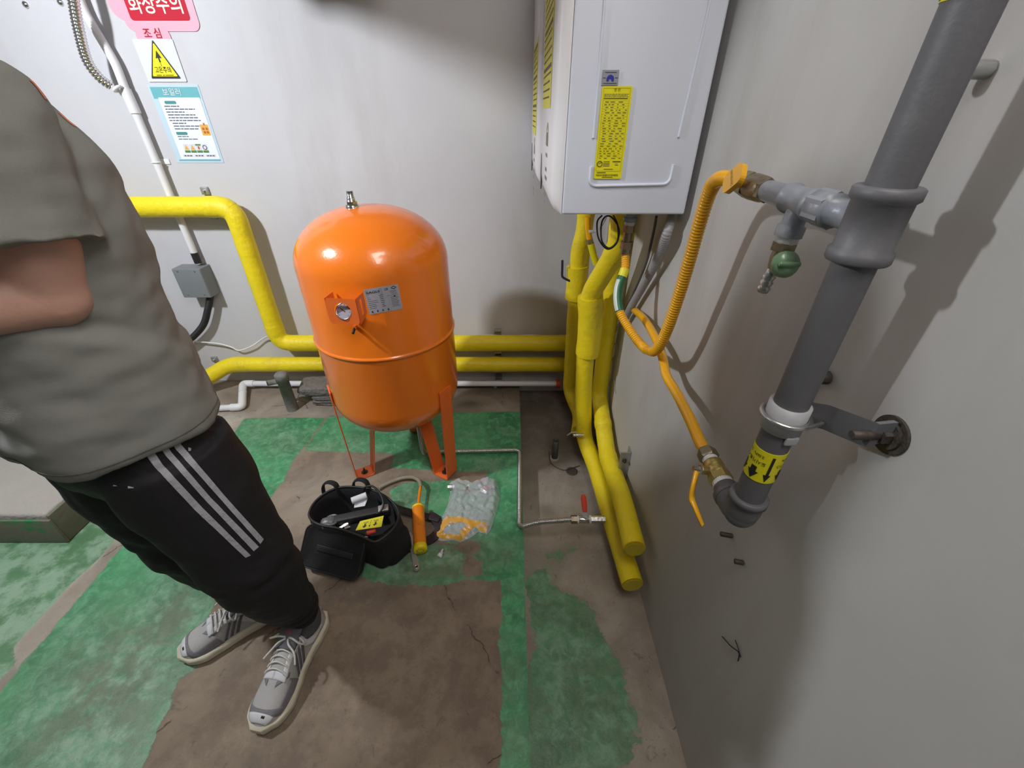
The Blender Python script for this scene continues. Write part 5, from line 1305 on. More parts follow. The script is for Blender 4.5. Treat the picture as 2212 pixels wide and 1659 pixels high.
MB().box(c-dv*.035+Z*.017, (.038, .030, .008), Rb, .002).box(c-dv*.035+Z*.022, (.010, .034, .004), Rb, .001).build('silver_clip', M['galv'], t, label='silver clip')
tag(MB().tube(spline([FL(786, 1060, .175), FL(790, 1052, .20), FL(806, 1051, .21), FL(822, 1068, .21), FL(828, 1088, .20), FL(822, 1105, .185), FL(808, 1112, .17)], 8), .0042, 10).build('black_cable', M['black_rub']), 'black cord looping over the right rim of the tool bag', 'cable')
b = MB(); b.cyl(FL(760, 1082, .185), FL(792, 1070, .19), .0135, 20); b.build('paper_roll', M['paper'], None)
o = bpy.data.objects[-1] if False else [x for x in COL.objects if x.name == 'paper_roll'][0]; tag(o, 'rolled white paper standing out of the tool bag', 'paper')
P = [FL(766, 1083, .178), FL(794, 1078, .178), FL(788, 1093, .168), FL(765, 1097, .165)]; b = MB(); sheet(b, P); tag(b.build('paper_sheet', M['paper']), 'small folded white sheet under the paper roll in the bag', 'paper')
# yellow arrow stickers
P = [FL(781, 1127, .172), FL(829, 1114, .172), FL(829, 1134, .160), FL(771, 1147, .160)]
P = [FL(778, 1126, .172), FL(829, 1114, .172), FL(824, 1138, .160), FL(768, 1146, .160)]
b = MB(); nn = sheet(b, P)
if nn.z < 0: nn = -nn
def bq(a0, b0, a1, b1): b.add([bil(P, a0, b0)+nn*.001, bil(P, a1, b0)+nn*.001, bil(P, a1, b1)+nn*.001, bil(P, a0, b1)+nn*.001], [(0, 1, 2, 3)], 1, False)
for k in range(2):
    ox = .30+.42*k
    bq(ox-.035, .44, ox+.035, .66); b.add([bil(P, ox-.10, .64)+nn*.001, bil(P, ox+.10, .64)+nn*.001, bil(P, ox, .86)+nn*.001], [(0, 1, 2)], 1, False)
    bq(ox+.19, .15, ox+.205, .68); b.add([bil(P, ox+.16, .66)+nn*.001, bil(P, ox+.235, .66)+nn*.001, bil(P, ox+.1975, .86)+nn*.001], [(0, 1, 2)], 1, False)
    ux2 = (P[1]-P[0]).normalized(); uy2 = nn.cross(ux2)
    text_mesh(b, '도시가스', bil(P, ox, .30), -ux2, -uy2, .0085, 1, lift=.001, bold=.02, width=.017)
bq(.04, .15, .05, .8)
tag(b.build('arrow_sticker_sheet', [M['sticker_y'], M['ink']]), 'yellow sticker strip with black arrows in the open tool bag', 'sticker')
b = MB(); b.cyl(FL(792, 1152, .14), FL(812, 1146, .14), .009, 14, bev=.002); tag(b.build('red_handle', M['red']), 'red tool handle just showing under the yellow stickers', 'tool')
b = MB(); b.cyl(FL(733, 1142, .155), FL(752, 1130, .158), .008, hexa=True).cyl(FL(745, 1142, .15), FL(757, 1138, .15), .007, 12); tag(b.build('metal_fitting', M['chrome']), 'shiny metal fitting in the bag left of the yellow stickers', 'fitting')

# ---------------------------------------------------------------- hand pump
pa, pb = FL(903, 1094, .042), FL(908, 1190, .030); pd = (pb-pa).normalized(); L_ = (pb-pa).length
t = thing('hand_pump', 'orange hand pump with yellow end caps and a grey rubber hose beside the tool bag', 'pump', (pb.x, pb.y, 0))
RP = .0262
MB().lathe([(.008, RP-.0012), (L_-.012, RP-.0012)], pa, pd, 32).build('barrel', M['pump_or'], t)
MB().lathe([(-.002, .008), (-.001, RP-.004), (.004, RP), (.010, RP), (.011, RP-.001)], pa, pd, 32).build('top_cap', M['pump_y'], t)
ec_ = MB().lathe([(L_-.024, RP-.001), (L_-.022, RP+.0004), (L_-.003, RP+.0004), (L_, RP-.003), (L_, .004)], pa, pd, 32).build('end_cap', M['pump_y'], t)
e1v = pd.cross(Z).normalized(); e2v = e1v.cross(pd)
hb = MB()
for k in range(10):
    a = 2*math.pi*k/10; p0 = pb+pd*.0006+(e1v*math.cos(a)+e2v*math.sin(a))*.013; rd = e1v*math.cos(a)+e2v*math.sin(a); td_ = pd.cross(rd)
    hb.add([p0+rd*.003+td_*.0011, p0-rd*.003+td_*.0011, p0-rd*.003-td_*.0011, p0+rd*.003-td_*.0011], [(0, 1, 2, 3)], 0, False)
hb.build('vent_slots', M['ink_y'], ec_)
ra = FL(908, 1052, .045)
MB().cyl(pa, ra, .0065, 16).build('rod', M['pump_or'], t)
MB().tube(spline([pa+(ra-pa)*1.0, FL(908, 1046, .045), FL(903, 1037, .040), FL(890, 1031, .03), FL(868, 1033, .018), FL(845, 1041, .014), FL(826, 1050, .012), FL(818, 1056, .012)], 8), .0085, 14).build('rubber_hose', M['hose_grey'], t)
# adjustable wrench
wa, wb = FL(886, 1160, .012), FL(901, 1232, .010); wd_ = (wb-wa).normalized(); ws = wd_.cross(Z).normalized()
t = thing('adjustable_wrench', 'chrome adjustable wrench lying under the orange pump', 'wrench', tuple((wa+wb)/2))
hl = [(-.016, -.012), (-.020, .004), (-.008, .02), (.0, .034), (.003, .060), (.0015, .085)]
Lw = (wb-wa).length
def wv(x, y): return (wa.x+wd_.x*y+ws.x*x, wa.y+wd_.y*y+ws.y*x)
ot = [(-.010, .03), (-.0085, Lw*.45), (-.011, Lw-.012), (-.009, Lw-.002), (0, Lw+.004), (.009, Lw-.002), (.011, Lw-.012), (.0085, Lw*.45), (.010, .03)]
b = MB(); Zc = .006
b.prism(ot, (wa.x, wa.y, .006), ws, wd_, .0085, 0)
b.build('handle', M['galv'], t)
b = MB(); b.prism([(-.012, .034), (-.024, .016), (-.030, -.006), (-.022, -.022), (-.012, -.020), (-.012, -.004), (.002, -.002), (.016, .006), (.014, .024), (.010, .034)], (wa.x, wa.y, .005), ws, wd_, .0115)
b.prism([(-.010, -.004), (-.008, -.020), (.004, -.020), (.008, -.004), (.008, .0), (-.010, .0)], (wa.x, wa.y, .005), ws, wd_, .010); b.build('jaws', M['galv'], t)
MB().torus(Vector((wb.x, wb.y, .0148))-wd_*.012, Z, .0062, .0022, 20, 8).cyl(Vector((wb.x, wb.y, .0135))-wd_*.012, Vector((wb.x, wb.y, .0150))-wd_*.012, .005, 16, m=1).build('hang_hole', [M['chrome'], M['ink']], t)

# ---------------------------------------------------------------- plastic bag of fittings
bagp = [(968, 1050), (984, 1040), (1000, 1042), (1022, 1046), (1045, 1039), (1074, 1040), (1078, 1062), (1080, 1078), (1072, 1110), (1060, 1146), (1052, 1156), (1034, 1150), (1018, 1162), (994, 1173), (978, 1168), (956, 1170), (940, 1167), (939, 1153), (950, 1128), (966, 1096), (973, 1066)]
Gp = np.array([(FL(u, v).x, FL(u, v).y) for u, v in bagp])
x0_, x1_, y0_, y1_ = Gp[:, 0].min(), Gp[:, 0].max(), Gp[:, 1].min(), Gp[:, 1].max()
n1, n2 = 64, 64; gx_, gy_ = np.meshgrid(np.linspace(x0_, x1_, n1), np.linspace(y0_, y1_, n2)); sdm = poly_sd(gx_, gy_, [tuple(p) for p in Gp])
def bagz(x, y, s, top):
    q = Vector((x*30, y*30, 0)); cr = abs(noise.noise(q))*.016+abs(noise.noise(q*2.3+Vector((5, 0, 0))))*.006
    far = max(0, min(1, (y-(y0_+.06))/(y1_-y0_-.06)))
    return (.004+min(1, max(0, s)/.02)*(.010+.024*far)+cr*1.15*min(1, max(0, s)/.012)) if top else .0025
idx = -np.ones(sdm.shape, int); vs = []; fs = []
for j in range(n2):
    for i in range(n1):
        if sdm[j, i] > -(x1_-x0_)/n1*1.2:
            x_, y_ = gx_[j, i], gy_[j, i]
            if sdm[j, i] < 0:
                best = None
                for q in range(len(Gp)):
                    a_, c_ = Gp[q], Gp[(q+1) % len(Gp)]; e_ = c_-a_; tq = min(1, max(0, ((x_-a_[0])*e_[0]+(y_-a_[1])*e_[1])/(e_@e_))); p_ = a_+e_*tq; d_ = (p_[0]-x_)**2+(p_[1]-y_)**2
                    if best is None or d_ < best[0]: best = (d_, p_)
                x_, y_ = best[1]
            idx[j, i] = len(vs); vs.append(Vector((x_, y_, bagz(x_, y_, max(0, sdm[j, i]), True))))
for j in range(n2-1):
    for i in range(n1-1):
        q = (idx[j, i], idx[j, i+1], idx[j+1, i+1], idx[j+1, i])
        if min(q) >= 0: fs.append(q)
t = thing('plastic_bag', 'clear crumpled plastic bag with an orange band holding small fittings', 'bag', (float(Gp[:, 0].mean()), float(Gp[:, 1].mean()), 0))
MB().add(vs, fs).build('film', M['film'], t)
# orange band near the open mouth
band = [(939, 1150), (948, 1136), (966, 1126), (990, 1124), (1020, 1131), (1055, 1139), (1057, 1150), (1048, 1157), (1034, 1150), (1020, 1142), (1010, 1160), (994, 1173), (978, 1167), (958, 1165), (952, 1158), (966, 1148), (992, 1134), (986, 1133), (965, 1140), (955, 1152), (956, 1168), (944, 1168), (939, 1166)]
b = MB(); pts = []
ob = [(939, 1152), (950, 1132), (968, 1124), (992, 1124), (1020, 1130), (1056, 1138)]; ib = [(955, 1160), (962, 1146), (976, 1138), (995, 1134), (1018, 1142), (1050, 1154)]
def seg2(A1, B1, n=30):
    vs = []
    def lp(L, t_): x = t_*(len(L)-1); i = min(int(x), len(L)-2); return (L[i][0]*(1-x+i)+L[i+1][0]*(x-i), L[i][1]*(1-x+i)+L[i+1][1]*(x-i))
    for i in range(n+1):
        for j in range(4):
            a_ = lp(A1, i/n); c_ = lp(B1, i/n); u = a_[0]+(c_[0]-a_[0])*j/3; v = a_[1]+(c_[1]-a_[1])*j/3
            p = FL(u, v); s = float(poly_sd(np.array([p.x]), np.array([p.y]), [tuple(g) for g in Gp])[0]); vs.append(Vector((p.x, p.y, bagz(p.x, p.y, s, True)+.0012)))
    b.add(vs, [(i*4+j, i*4+j+1, (i+1)*4+j+1, (i+1)*4+j) for i in range(n) for j in range(3)])
seg2(ob, ib); seg2([(940, 1152), (941, 1162), (956, 1168), (978, 1166), (994, 1172)], [(954, 1156), (956, 1158), (962, 1160), (980, 1160), (994, 1163)]); seg2([(994, 1172), (1010, 1160), (1026, 1140)], [(992, 1160), (1000, 1150), (1014, 1136)])
bm_ = mat('orange_film_band', (.82, .42, .05), .3, Alpha=.8); b.build('orange_band', bm_, t, label='translucent orange band')
for i, (u, v, ty) in enumerate(((974, 1052, 0), (1010, 1056, 0), (1046, 1062, 0), (1055, 1052, 1), (1035, 1048, 0))):
    p = FL(u, v, .026); dd = Vector((math.cos(i*1.3), math.sin(i*1.3), .1)).normalized()
    b = MB(); b.cyl(p-dd*.014, p+dd*.006, .0115, hexa=True).cyl(p+dd*.006, p+dd*.018, .0085, 14, m=1)
    tag(b.build('pipe_fitting', [M['steel'], M['red'] if ty else M['teflon']]), ('metal fitting with white thread tape in the plastic bag, leftmost one', 'metal fitting in the plastic bag, second from the left', 'metal fitting with a white taped end in the plastic bag, right of the middle', 'metal fitting with a red end in the plastic bag', 'metal fitting at the top edge of the plastic bag, in the middle')[i], 'fitting', 'fittings in the plastic bag')
p = FL(952, 1196, .010); dd = Vector((.25, .6, .15)).normalized()
b = MB(); b.cyl(p-dd*.014, p+dd*.000, .0095, 16, bev=.001, m=1).cyl(p, p+dd*.006, .0120, hexa=True).cyl(p+dd*.006, p+dd*.017, .0085, 14)
tag(b.build('pipe_fitting', [M['galv'], M['teflon']]), 'small metal fitting with white tape alone on the green paint', 'fitting')
# ---------------------------------------------------------------- the person at the left
fwd = Vector((-.55, -.835, 0)).normalized(); lft = Vector((-fwd.y, fwd.x, 0)) ; lft = Vector((.835, -.55, 0)).normalized()
P0 = Vector((-.85, .715, 0))
person = thing('person', 'person in grey t-shirt, black striped track pants and grey running shoes, arms bent', 'person', (P0.x, P0.y, 0))
def V3(x, y, z): return Vector((x, y, z))
def rg(c, a, b, u=lft, w=fwd): return (Vector(c), u*a, w*b)
# legs (centre line, radius)
legL = [(V3(-.745, .665, .86), .12), (V3(-.715, .655, .74), .116), (V3(-.685, .640, .62), .106), (V3(-.660, .630, .50), .096), (V3(-.652, .645, .37), .084), (V3(-.648, .665, .25), .066), (V3(-.646, .684, .17), .047), (V3(-.646, .690, .128), .042)]
legR = [(V3(-.985, .775, .86), .125), (V3(-.975, .765, .72), .118), (V3(-.945, .752, .58), .108), (V3(-.905, .745, .45), .100), (V3(-.875, .752, .33), .088), (V3(-.858, .764, .22), .068), (V3(-.852, .768, .16), .049), (V3(-.852, .770, .125), .043)]
def leg_loft(mb, L, k=1., off=0.):
    mb.loft([rg(c, r*k+off, r*k*1.05+off) for c, r in L], 4, 24)
# --- body: one continuous surface
sk = MB()
hipc = P0+Z*.92
sk.loft([rg(P0+Z*.80, .15, .10), rg(P0+Z*.90, .17, .115), rg(P0+Z*1.05, .15, .105), rg(P0+Z*1.2, .16, .11), rg(P0+Z*1.38, .175, .105), rg(P0+Z*1.46, .15, .09), rg(P0+Z*1.515, .075, .065), rg(P0+Z*1.56, .056, .058), rg(P0+fwd*.015+Z*1.63, .055, .060)], 4, 28)
for L, s in ((legL, 1), (legR, -1)): sk.loft([rg(P0+lft*.08*s+Z*.86, .07, .075)]+[rg(c, r*.62, r*.62) for c, r in L[1:]]+[rg(L[-1][0]-Z*.06+fwd*.01, .032, .036)], 4, 20)
HC = P0+fwd*.03+Z*1.70
sk.loft([rg(HC-Z*.115+fwd*.035, .025, .030), rg(HC-Z*.10+fwd*.030, .045, .055), rg(HC-Z*.06+fwd*.015, .064, .080), rg(HC-Z*.0, .073, .092), rg(HC+Z*.06-fwd*.005, .072, .092), rg(HC+Z*.10-fwd*.01, .052, .068), rg(HC+Z*.117-fwd*.01, .02, .03)], 4, 28)
sk.loft([rg(HC+fwd*.085+Z*.012, .007, .006), rg(HC+fwd*.098-Z*.012, .011, .012), rg(HC+fwd*.105-Z*.030, .016, .013), rg(HC+fwd*.090-Z*.042, .012, .010)], 3, 12)   # nose
sk.sphere(HC+fwd*.083-Z*.062, .019, sc=(1, 1, .5)); sk.sphere(HC+fwd*.080-Z*.073, .016, sc=(1, 1, .5))   # lips
for s in (1, -1): sk.sphere(HC+lft*.074*s-fwd*.005-Z*.012, .024, sc=(.9, .35, 1.25), rot=Matrix((fwd, lft, Z)).transposed())   # ears
# arms
def arm(sh, el, wr, s):
    def seg(a, b, ra, rb, c=None, rc=None):
        d = (b-a).normalized(); u = d.cross(Z) if abs(d.z) < .9 else d.cross(X); u.normalize(); w = d.cross(u)
        R3 = [(a, u*ra, w*ra)]+([((a+b)/2, u*rc, w*rc)] if rc else [])+[(b, u*rb, w*rb)]
        sk.loft(R3, 5, 20)
    seg(sh, el, .060, .043, rc=.060); sk.sphere(el, .046); sk.sphere(sh, .054)
    seg(el, wr, .044, .027, rc=.043)
    d = (wr-el).normalized(); side = d.cross(Z).normalized(); dn3 = side.cross(d)
    palm = wr+d*.055
    sk.loft([(wr-d*.01, side*.027, dn3*.020), (wr+d*.03, side*.036, dn3*.016), (wr+d*.075, side*.041, dn3*.013), (wr+d*.092, side*.036, dn3*.010)], 4, 18)
    for i, (off, ln) in enumerate(((-.032, .070), (-.011, .080), (.011, .075), (.031, .058))):
        b0_ = wr+d*.078+side*off*.9; q = (d+side*off*2.2).normalized(); bend_ = [0, .45, .95]
        Pf = [b0_]; dd = q
        for kk in range(3):
            dd = (q*math.cos(bend_[kk])-dn3*math.sin(bend_[kk])).normalized(); Pf.append(Pf[-1]+dd*ln*(.42, .33, .25)[kk])
        sk.tube(spline(Pf, 4), [.0088-.0022*j/(12) for j in range(13)], 12); sk.sphere(Pf[-1], .0066, seg=10)
    tb0 = wr+d*.025-side*.030*s; Pt = [tb0, tb0+(d*.6-side*s*.7-dn3*.2).normalized()*.035, tb0+(d*.6-side*s*.7-dn3*.2).normalized()*.035+(d-dn3*.4).normalized()*.03]
    sk.tube(spline(Pt, 4), [.0115-.003*j/8 for j in range(9)], 12); sk.sphere(Pt[-1], .0085, seg=10)
elL = V3(-.694, .600, 1.214); arm(V3(-.676, .612, 1.44), elL, elL+Vector((-.155, -.195, .035)), 1)
shR = P0-lft*.185+Z*1.46; elR = P0-lft*.24+fwd*.02+Z*1.22; arm(shR, elR, elR+(fwd*.8+lft*.3).normalized()*.25+Z*.03, -1)
body = fuse(sk, .0062, 3).build('body', M['skin'], person)
for s in (1, -1):
    ep = HC+fwd*.080+lft*.031*s+Z*.012
    e = MB().sphere(ep, .0125, 0, 14).sphere(ep+fwd*.0085, .0058, 1, 10).build('eye', [M['paper'], M['ink']], person)
    MB().box(ep+fwd*.012+Z*.022, (.030, .008, .006), Matrix((lft, fwd, Z)).transposed(), .002).build('eyebrow', M['hair'], person)
hr = MB(); hr.loft([rg(HC-fwd*.035-Z*.055, .070, .065), rg(HC-fwd*.028, .080, .080), rg(HC-fwd*.012+Z*.055, .082, .092), rg(HC-fwd*.008+Z*.095, .068, .082), rg(HC-fwd*.008+Z*.128, .035, .045)], 4, 30)
def hdef(co, no): return np.array([c+n*(noise.noise(Vector(c)*45)*.006) for c, n in zip(co, no)])
fuse(hr, .006, 2, hdef).build('hair', M['hair'], person)
# --- t-shirt
sh = MB(); c0 = P0
sh.loft([rg(c0+Z*.905, .232, .170), rg(c0+Z*.94, .236, .172), rg(c0+Z*1.02, .228, .166), rg(c0+Z*1.12, .220, .160)+(), rg(c0-fwd*.012+Z*1.25, .217, .163), rg(c0-fwd*.016+Z*1.37, .217, .162), rg(c0+Z*1.45, .205, .132), rg(c0+Z*1.505, .165, .105), rg(c0+Z*1.54, .105, .080), rg(c0+Z*1.555, .080, .072)], 5, 44, power=2.25)
def sleeve(a, b, d_, r0, r1, ex=0):
    dd = (b-a).normalized(); u = dd.cross(fwd).normalized(); w = dd.cross(u)
    sh.loft([(a-dd*.03, u*r0*.8, w*r0*.8), (a, u*r0, w*r0), ((a+b)/2, u*(r0+r1)/2, w*(r0+r1)/2), (b, u*r1, w*(r1+ex))], 5, 30)
sleeve(V3(-.690, .622, 1.472), V3(-.682, .587, 1.294), 0, .088, .085, .012)
sleeve(shR+Z*.015+lft*.02, elR+Z*.11-lft*.01, 0, .082, .080, .01)
def shirt_def(co, no):
    x, y, z = co.T; ang = np.arctan2((co-np.array(P0)) @ np.array(lft), (co-np.array(P0)) @ np.array(fwd))
    hem = np.clip((1.15-z)/.24, 0, 1)
    d = .0055*hem*np.sin(ang*6+z*9+np.sin(z*17)*.6)
    d += .0065*np.exp(-((z-1.10-.10*np.sin(ang*1.5+.4))/.018)**2)*np.clip(np.sin(ang*1.2+.3), 0, 1)
    d -= .008*np.exp(-((z-1.135-.10*np.sin(ang*1.5+.4))/.016)**2)*np.clip(np.sin(ang*1.2+.3), 0, 1)
    d += .004*np.sin(z*46+ang*5+np.sin(ang*3)*1.5)*np.clip((z-.9)/.2, 0, 1)*np.clip((1.5-z)/.2, 0, 1)*.35
    nz_ = np.array([noise.noise(Vector((c[0]*9, c[1]*9, c[2]*16)))+.5*noise.noise(Vector((c[0]*22, c[1]*22, c[2]*34))) for c in co])
    d += .009*nz_
    return co+no*d[:, None]
shirt = fuse(sh, .0075, 5, shirt_def).build('t_shirt', M['shirt'], person)
sbv = bvh_of(shirt)
def hemline(z, k): 
    out = []
    for i in range(73):
        a = 2*math.pi*i/72; dirv = lft*math.cos(a)+fwd*math.sin(a); p, n_, _, _ = sbv.ray_cast(P0+Z*z+dirv*.6, -dirv)
        if p is not None: out.append(p+dirv*k)
    return out
hl_ = hemline(.928, .0006); MB().tube(hl_, .0012, 6, False).build('hem_stitching', mat('stitch_grey', (.11, .11, .10), .9), shirt)
# small orange print on the back edge
pr = MB()
for (v0, v1) in ((172, 214), (244, 274)):
    vs = []
    for k in range(7):
        v = v0+(v1-v0)*k/6; u = max([q for q in range(0, 420, 1) if hit(sbv, q, v)[0] is not None] or [200])
        for du in (7, 2.5):
            p, nn = hit(sbv, u-du, v); vs.append(p+nn*.0012 if p is not None else P0+Z*1.4)
    pr.add(vs, [(k*2, k*2+1, k*2+3, k*2+2) for k in range(6)])
pr.build('back_print', M['print_or'], shirt, label='small orange print')
# --- track pants
pn_ = MB(); leg_loft(pn_, legL); leg_loft(pn_, legR)
pn_.loft([rg(P0+Z*.80, .19, .13), rg(P0+Z*.86, .215, .145), rg(P0+Z*.95, .205, .140), rg(P0+Z*1.02, .18, .12)], 4, 36)
def pants_def(co, no):
    nz_ = np.array([noise.noise(Vector((c[0]*10, c[1]*10, c[2]*8)))+.45*noise.noise(Vector((c[0]*26, c[1]*26, c[2]*20))) for c in co])
    z = co[:, 2]
    cuff = np.exp(-((z-.20)/.07)**2); knee = np.exp(-((z-.50)/.10)**2)
    d = .008*nz_+.005*cuff*np.sin(z*130+nz_*2)+.005*knee*np.sin(z*60+nz_*3)
    return co+no*d[:, None]
pants = fuse(pn_, .0078, 5, pants_def).build('track_pants', M['pants'], person)
pbv = bvh_of(pants)
for A1, B1 in ((((312, 978), (333, 1007), (420, 1100), (530, 1204)), ((330, 972), (350, 1002), (436, 1095), (541, 1199))),
               (((344, 965), (358, 985), (445, 1082), (547, 1190)), ((356, 957), (370, 977), (456, 1076), (558, 1181))),
               (((370, 955), (378, 969), (470, 1072), (561, 1175)), ((382, 945), (390, 960), (482, 1068), (568, 1165)))):
    s = MB(); ribbon(s, pbv, A1, B1, 60, 4, .0022); s.build('side_stripe', M['stripe'], pants, label='white side stripe')
for (u, v, w_, h_) in ((408, 970, 6, 8), (284, 1052, 12, 4), (250, 1048, 8, 3)):
    s = MB(); ribbon(s, pbv, ((u-w_/2, v-h_/2), (u-w_/2, v+h_/2)), ((u+w_/2, v-h_/2+2), (u+w_/2, v+h_/2)), 4, 4, .002); s.build('paint_spot', M['stripe'], pants, label='white paint spot')
# --- socks
for L, nm in ((legL, 0), (legR, 1)):
    a = L[-1][0]; MB().loft([rg(a+Z*.03, .040, .044), rg(a-Z*.01, .039, .044), rg(a-Z*.05+fwd*.012, .036, .048)], 4, 24).build('sock', M['sock'], person)
# --- running shoes
def shoe(heel, toe, lat, lean=0.):
    """lat=+1: outer side on the right of the heel->toe line seen from above is -lat"""
    heel = Vector(heel); toe = Vector(toe); ax = (toe-heel); LN = ax.length; ax.normalize(); sd = Z.cross(ax)      # sd = left of travel
    si = [0, .04, .12, .25, .40, .55, .70, .80, .88, .95, .985, 1.0]
    wi = [.012, .027, .034, .036, .035, .041, .0495, .051, .048, .039, .029, .012]
    hi = [.060, .085, .092, .080, .092, .086, .064, .050, .042, .034, .026, .014]
    cu = lambda s: .010*math.sin(s*math.pi)*lat*-1+(-.008*lat*max(0, (s-.7)/.3))
    gs = np.linspace(0, 1, 201); ker = np.hanning(23); ker /= ker.sum()
    def smo(v): a = np.interp(gs, si, v); b_ = np.convolve(np.pad(a, 11, mode='reflect', reflect_type='odd'), ker, 'valid'); return b_
    gw, gh = smo(wi), smo(hi)
    W = lambda s: max(.004, float(np.interp(s, gs, gw))); Hh = lambda s: float(np.interp(s, gs, gh))
    def surf(s, th, lift=0.):
        w = W(s); h = Hh(s); pw = .80
        y = w*math.copysign(abs(math.cos(th))**pw, math.cos(th)); z = .026+h*abs(math.sin(th))**(.9)
        if s < .34: y *= 1-.25*abs(math.sin(th))*1
        y *= 1+.04*math.sin(th)
        p = heel+ax*(s*LN)+sd*(y+cu(s))+Z*z
        nrm = (sd*math.cos(th)/max(w, .01)+Z*math.sin(th)/max(h, .01)); nrm = nrm.normalized()
        if s > .93: nrm = (nrm+ax*1.0).normalized()
        return p+nrm*lift
    def patch(mb, s0, s1, t0, t1, lift, ns=10, nt=10, m=0, skew=0., th=.0012, sfun=None):
        vs = []
        for dz in (lift, lift-th):
            for i in range(ns+1):
                for j in range(nt+1):
                    t_ = math.radians(t0+(t1-t0)*j/nt); s = s0+(s1-s0)*i/ns+skew*(j/nt-.5)
                    if sfun: s = sfun(i/ns, j/nt)
                    vs.append(surf(min(.999, max(.001, s)), t_, dz))
        n = (ns+1)*(nt+1); q = lambda i, j: i*(nt+1)+j
        fs = [(q(i, j), q(i, j+1), q(i+1, j+1), q(i+1, j)) for i in range(ns) for j in range(nt)]+[(n+q(i, j), n+q(i+1, j), n+q(i+1, j+1), n+q(i, j+1)) for i in range(ns) for j in range(nt)]
        for i in range(ns): fs += [(q(i, 0), q(i+1, 0), n+q(i+1, 0), n+q(i, 0)), (q(i, nt), n+q(i, nt), n+q(i+1, nt), q(i+1, nt))]
        for j in range(nt): fs += [(q(0, j), n+q(0, j), n+q(0, j+1), q(0, j+1)), (q(ns, j), q(ns, j+1), n+q(ns, j+1), n+q(ns, j))]
        mb.add(vs, fs, m)
    # upper with ankle opening
    ss = list(np.linspace(0, 1, 61)); tt = np.linspace(0, math.pi, 37); vs = [surf(min(.999, s), t_) for s in ss for t_ in tt]; nt = len(tt); fs = []
    for i in range(len(ss)-1):
        for j in range(nt-1):
            sm = (ss[i]+ss[i+1])/2; tm = math.degrees((tt[j]+tt[j+1])/2)
            if .055 < sm < .335 and 62 < tm < 118: continue
            fs.append((i*nt+j, i*nt+j+1, (i+1)*nt+j+1, (i+1)*nt+j))
    up = MB().add(vs, fs).build('running_shoe', M['mesh_w'], person)
    so = MB(); ol = []
    for s in list(np.linspace(0, 1, 40)): ol.append((s, 1))
    for s in list(np.linspace(1, 0, 40)): ol.append((s, -1))
    lay = [(0.90, 0.0), (1.0, .004), (1.09, .012), (1.05, .018), (1.12, .024), (1.08, .031), (1.0, .036)]
    vs = []; n = len(ol)
    for k, z in lay:
        for s, g in ol:
            w = (W(s)+.004)*k*g; wob = .0016*math.sin(s*34)*(1 if .01 < z < .03 else 0); ts = .010*max(0, (s-.8)/.2)**2
            end = (-.008 if s < .02 else 0)+(.008*k if s > .98 else 0)
            vs.append(heel+ax*(s*LN+end)+sd*(w+wob*g+cu(s))+Z*(z*(1+.25*max(0, .4-s))+ts*(1-z/.06)))
    so.add(vs, [(i*n+k, i*n+(k+1) % n, (i+1)*n+(k+1) % n, (i+1)*n+k) for i in range(len(lay)-1) for k in range(n)]+[tuple(range(n))[::-1], tuple(range((len(lay)-1)*n, len(lay)*n))])
    so.build('sole', M['sole'], up)
    o = MB(); patch(o, .80, .86, 4, 176, .0015, 4, 24, sfun=lambda i, j: .80+.10*math.sin(j*math.pi)+(.055)*i)
    for g in ((5, 40), (175, 140)): patch(o, .62, .90, g[0], g[1], .0013, 10, 5, sfun=lambda i, j: .60+.28*i+.05*j)
    patch(o, .66, .70, 45, 80, .0014, 3, 8, skew=.10); patch(o, .66, .70, 135, 100, .0014, 3, 8, skew=.10)
    o.build('suede_overlay', M['shoe_g'], up, label='grey suede overlays')
    o = MB(); patch(o, .925, .985, 35, 145, .0018, 6, 14); o.build('toe_cap', M['shoe_w'], up)
    o = MB(); patch(o, .935, .950, 70, 82, .0030, 2, 4); o.build('toe_mark', M['ink'], up)
    o = MB()
    for g in (1, -1):
        f_ = (lambda a: a) if g > 0 else (lambda a: 180-a)
        patch(o, .36, .66, f_(52), f_(70), .0028, 12, 4); patch(o, .64, .70, f_(54), f_(90), .0027, 4, 8)
        patch(o, .05, .36, f_(46), f_(62), .0030, 10, 4, th=.003); patch(o, .18, .42, f_(8), f_(50), .0016, 8, 6, sfun=lambda i, j: .10+.20*i+.16*j)
    patch(o, .0, .06, 40, 140, .002, 3, 12)
    o.build('leather_panel', M['shoe_w'], up, label='pale leather panels')
    for g in (1, -1):
        for k in range(3):
            f_ = (lambda a: a) if g > 0 else (lambda a: 180-a); o = MB(); s_ = .40+.058*k
            patch(o, s_, s_+.028, f_(10), f_(50), .0030, 3, 10, sfun=lambda i, j, s_=s_: s_+.032*i-.10*(j-.5)); o.build('side_stripe', M['shoe_dk'], up, label='dark grey side stripe')
    # tongue
    tg = MB(); vs = []
    for dz in (0, .006):
        for i in range(7):
            s = .49-.18*i/6
            for j in range(7):
                y = (j-3)/3; zz = .026+Hh(.42)+.006+.034*(i/6)**1.5-.010*y*y+dz
                vs.append(heel+ax*(s*LN)+sd*(y*.030*(1+.15*i/6)+cu(s))+Z*zz)
    n = 49; q = lambda i, j: i*7+j; fs = [(q(i, j), q(i, j+1), q(i+1, j+1), q(i+1, j)) for i in range(6) for j in range(6)]
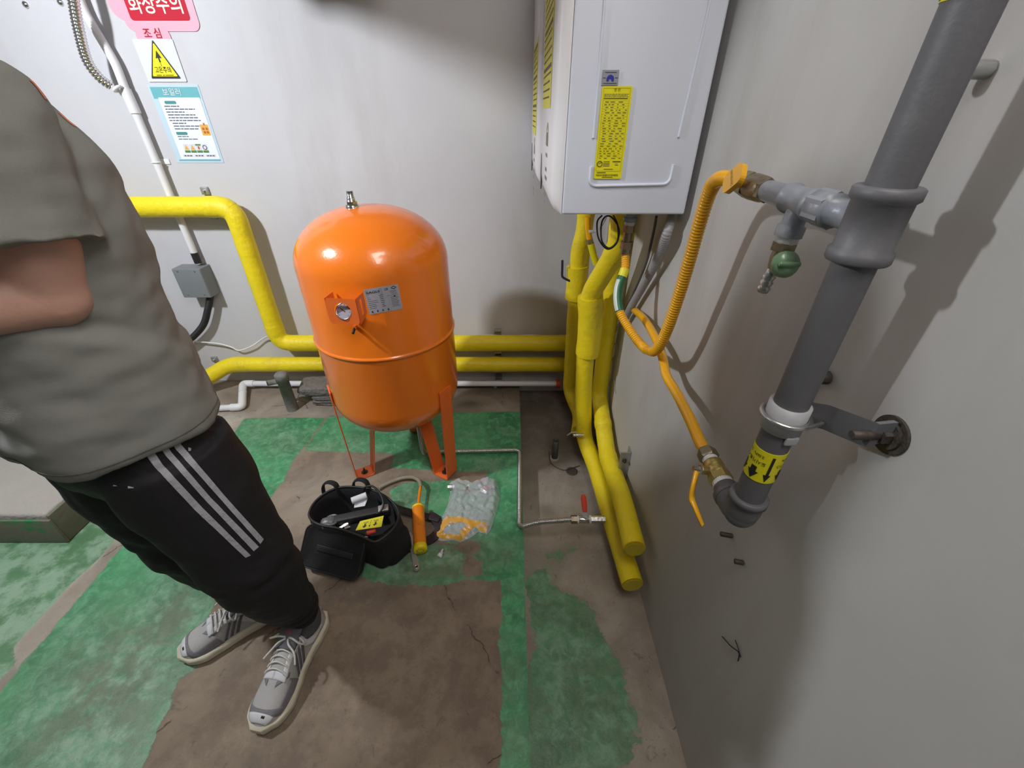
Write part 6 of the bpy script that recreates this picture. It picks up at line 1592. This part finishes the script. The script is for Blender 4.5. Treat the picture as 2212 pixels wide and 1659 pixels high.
    fs = fs+[tuple(n+x for x in f) for f in fs]+[(q(i, 0), q(i+1, 0), n+q(i+1, 0), n+q(i, 0)) for i in range(6)]+[(q(i, 6), q(i+1, 6), n+q(i+1, 6), n+q(i, 6)) for i in range(6)]+[(q(6, j), q(6, j+1), n+q(6, j+1), n+q(6, j)) for j in range(6)]
    tg.add(vs, fs); tg = tg.build('tongue', M['shoe_dk'], up)
    tp_ = lambda s, y: heel+ax*(s*LN)+sd*(y+cu(s))+Z*(.026+Hh(.42)+.0132+.034*(max(0, (.49-s)/.18))**1.5-.010*(y/.030)**2)
    MB().add([tp_(.385, -.012), tp_(.385, .012), tp_(.335, .0)], [(0, 1, 2)], 0, False).build('tongue_badge', M['logo'], tg, label='dark red triangle badge')
    # laces
    lc = MB()
    for k in range(6):
        s = .40+.047*k
        P_ = [surf(s+.012, math.radians(56), .004), surf(s+.004, math.radians(75), .0065), surf(s, math.radians(92), .008), surf(s+.012, math.radians(110), .0065), surf(s+.026, math.radians(124), .004)]
        lc.tube(spline(P_, 5), .0036, 8, flat=.7)
        P_ = [surf(s+.012, math.radians(124), .004), surf(s+.004, math.radians(105), .0055), surf(s, math.radians(88), .007), surf(s+.010, math.radians(70), .0055), surf(s+.022, math.radians(56), .004)]
        if k % 2: lc.tube(spline(P_, 5), .0034, 8, flat=.7)
    kn = surf(.40, math.radians(90), .016); lc.sphere(kn, .008, sc=(1, 1, .8))
    for g in (1, -1):
        P_ = [kn, kn+sd*.022*g+Z*.012+ax*.006, kn+sd*.046*g+Z*.006+ax*.012, kn+sd*.052*g-Z*.010+ax*.004, kn+sd*.030*g-Z*.002-ax*.006, kn+sd*.004*g]
        lc.tube(spline(P_, 7), .0030, 8)
        P_ = [kn, kn+sd*.016*g+ax*.020+Z*.006, kn+sd*(.040 if g == lat else .03)*g+ax*.035-Z*.006, kn+sd*.050*g+ax*.055-Z*.026]
        lc.tube(spline(P_, 7), .0028, 8)
    lc.build('laces', M['lace'], up)
    return up
shoe((-.640, .748, 0), (-.690, .437, 0), 1)
shoe((-.798, .800, 0), (-1.040, .636, 0), -1)
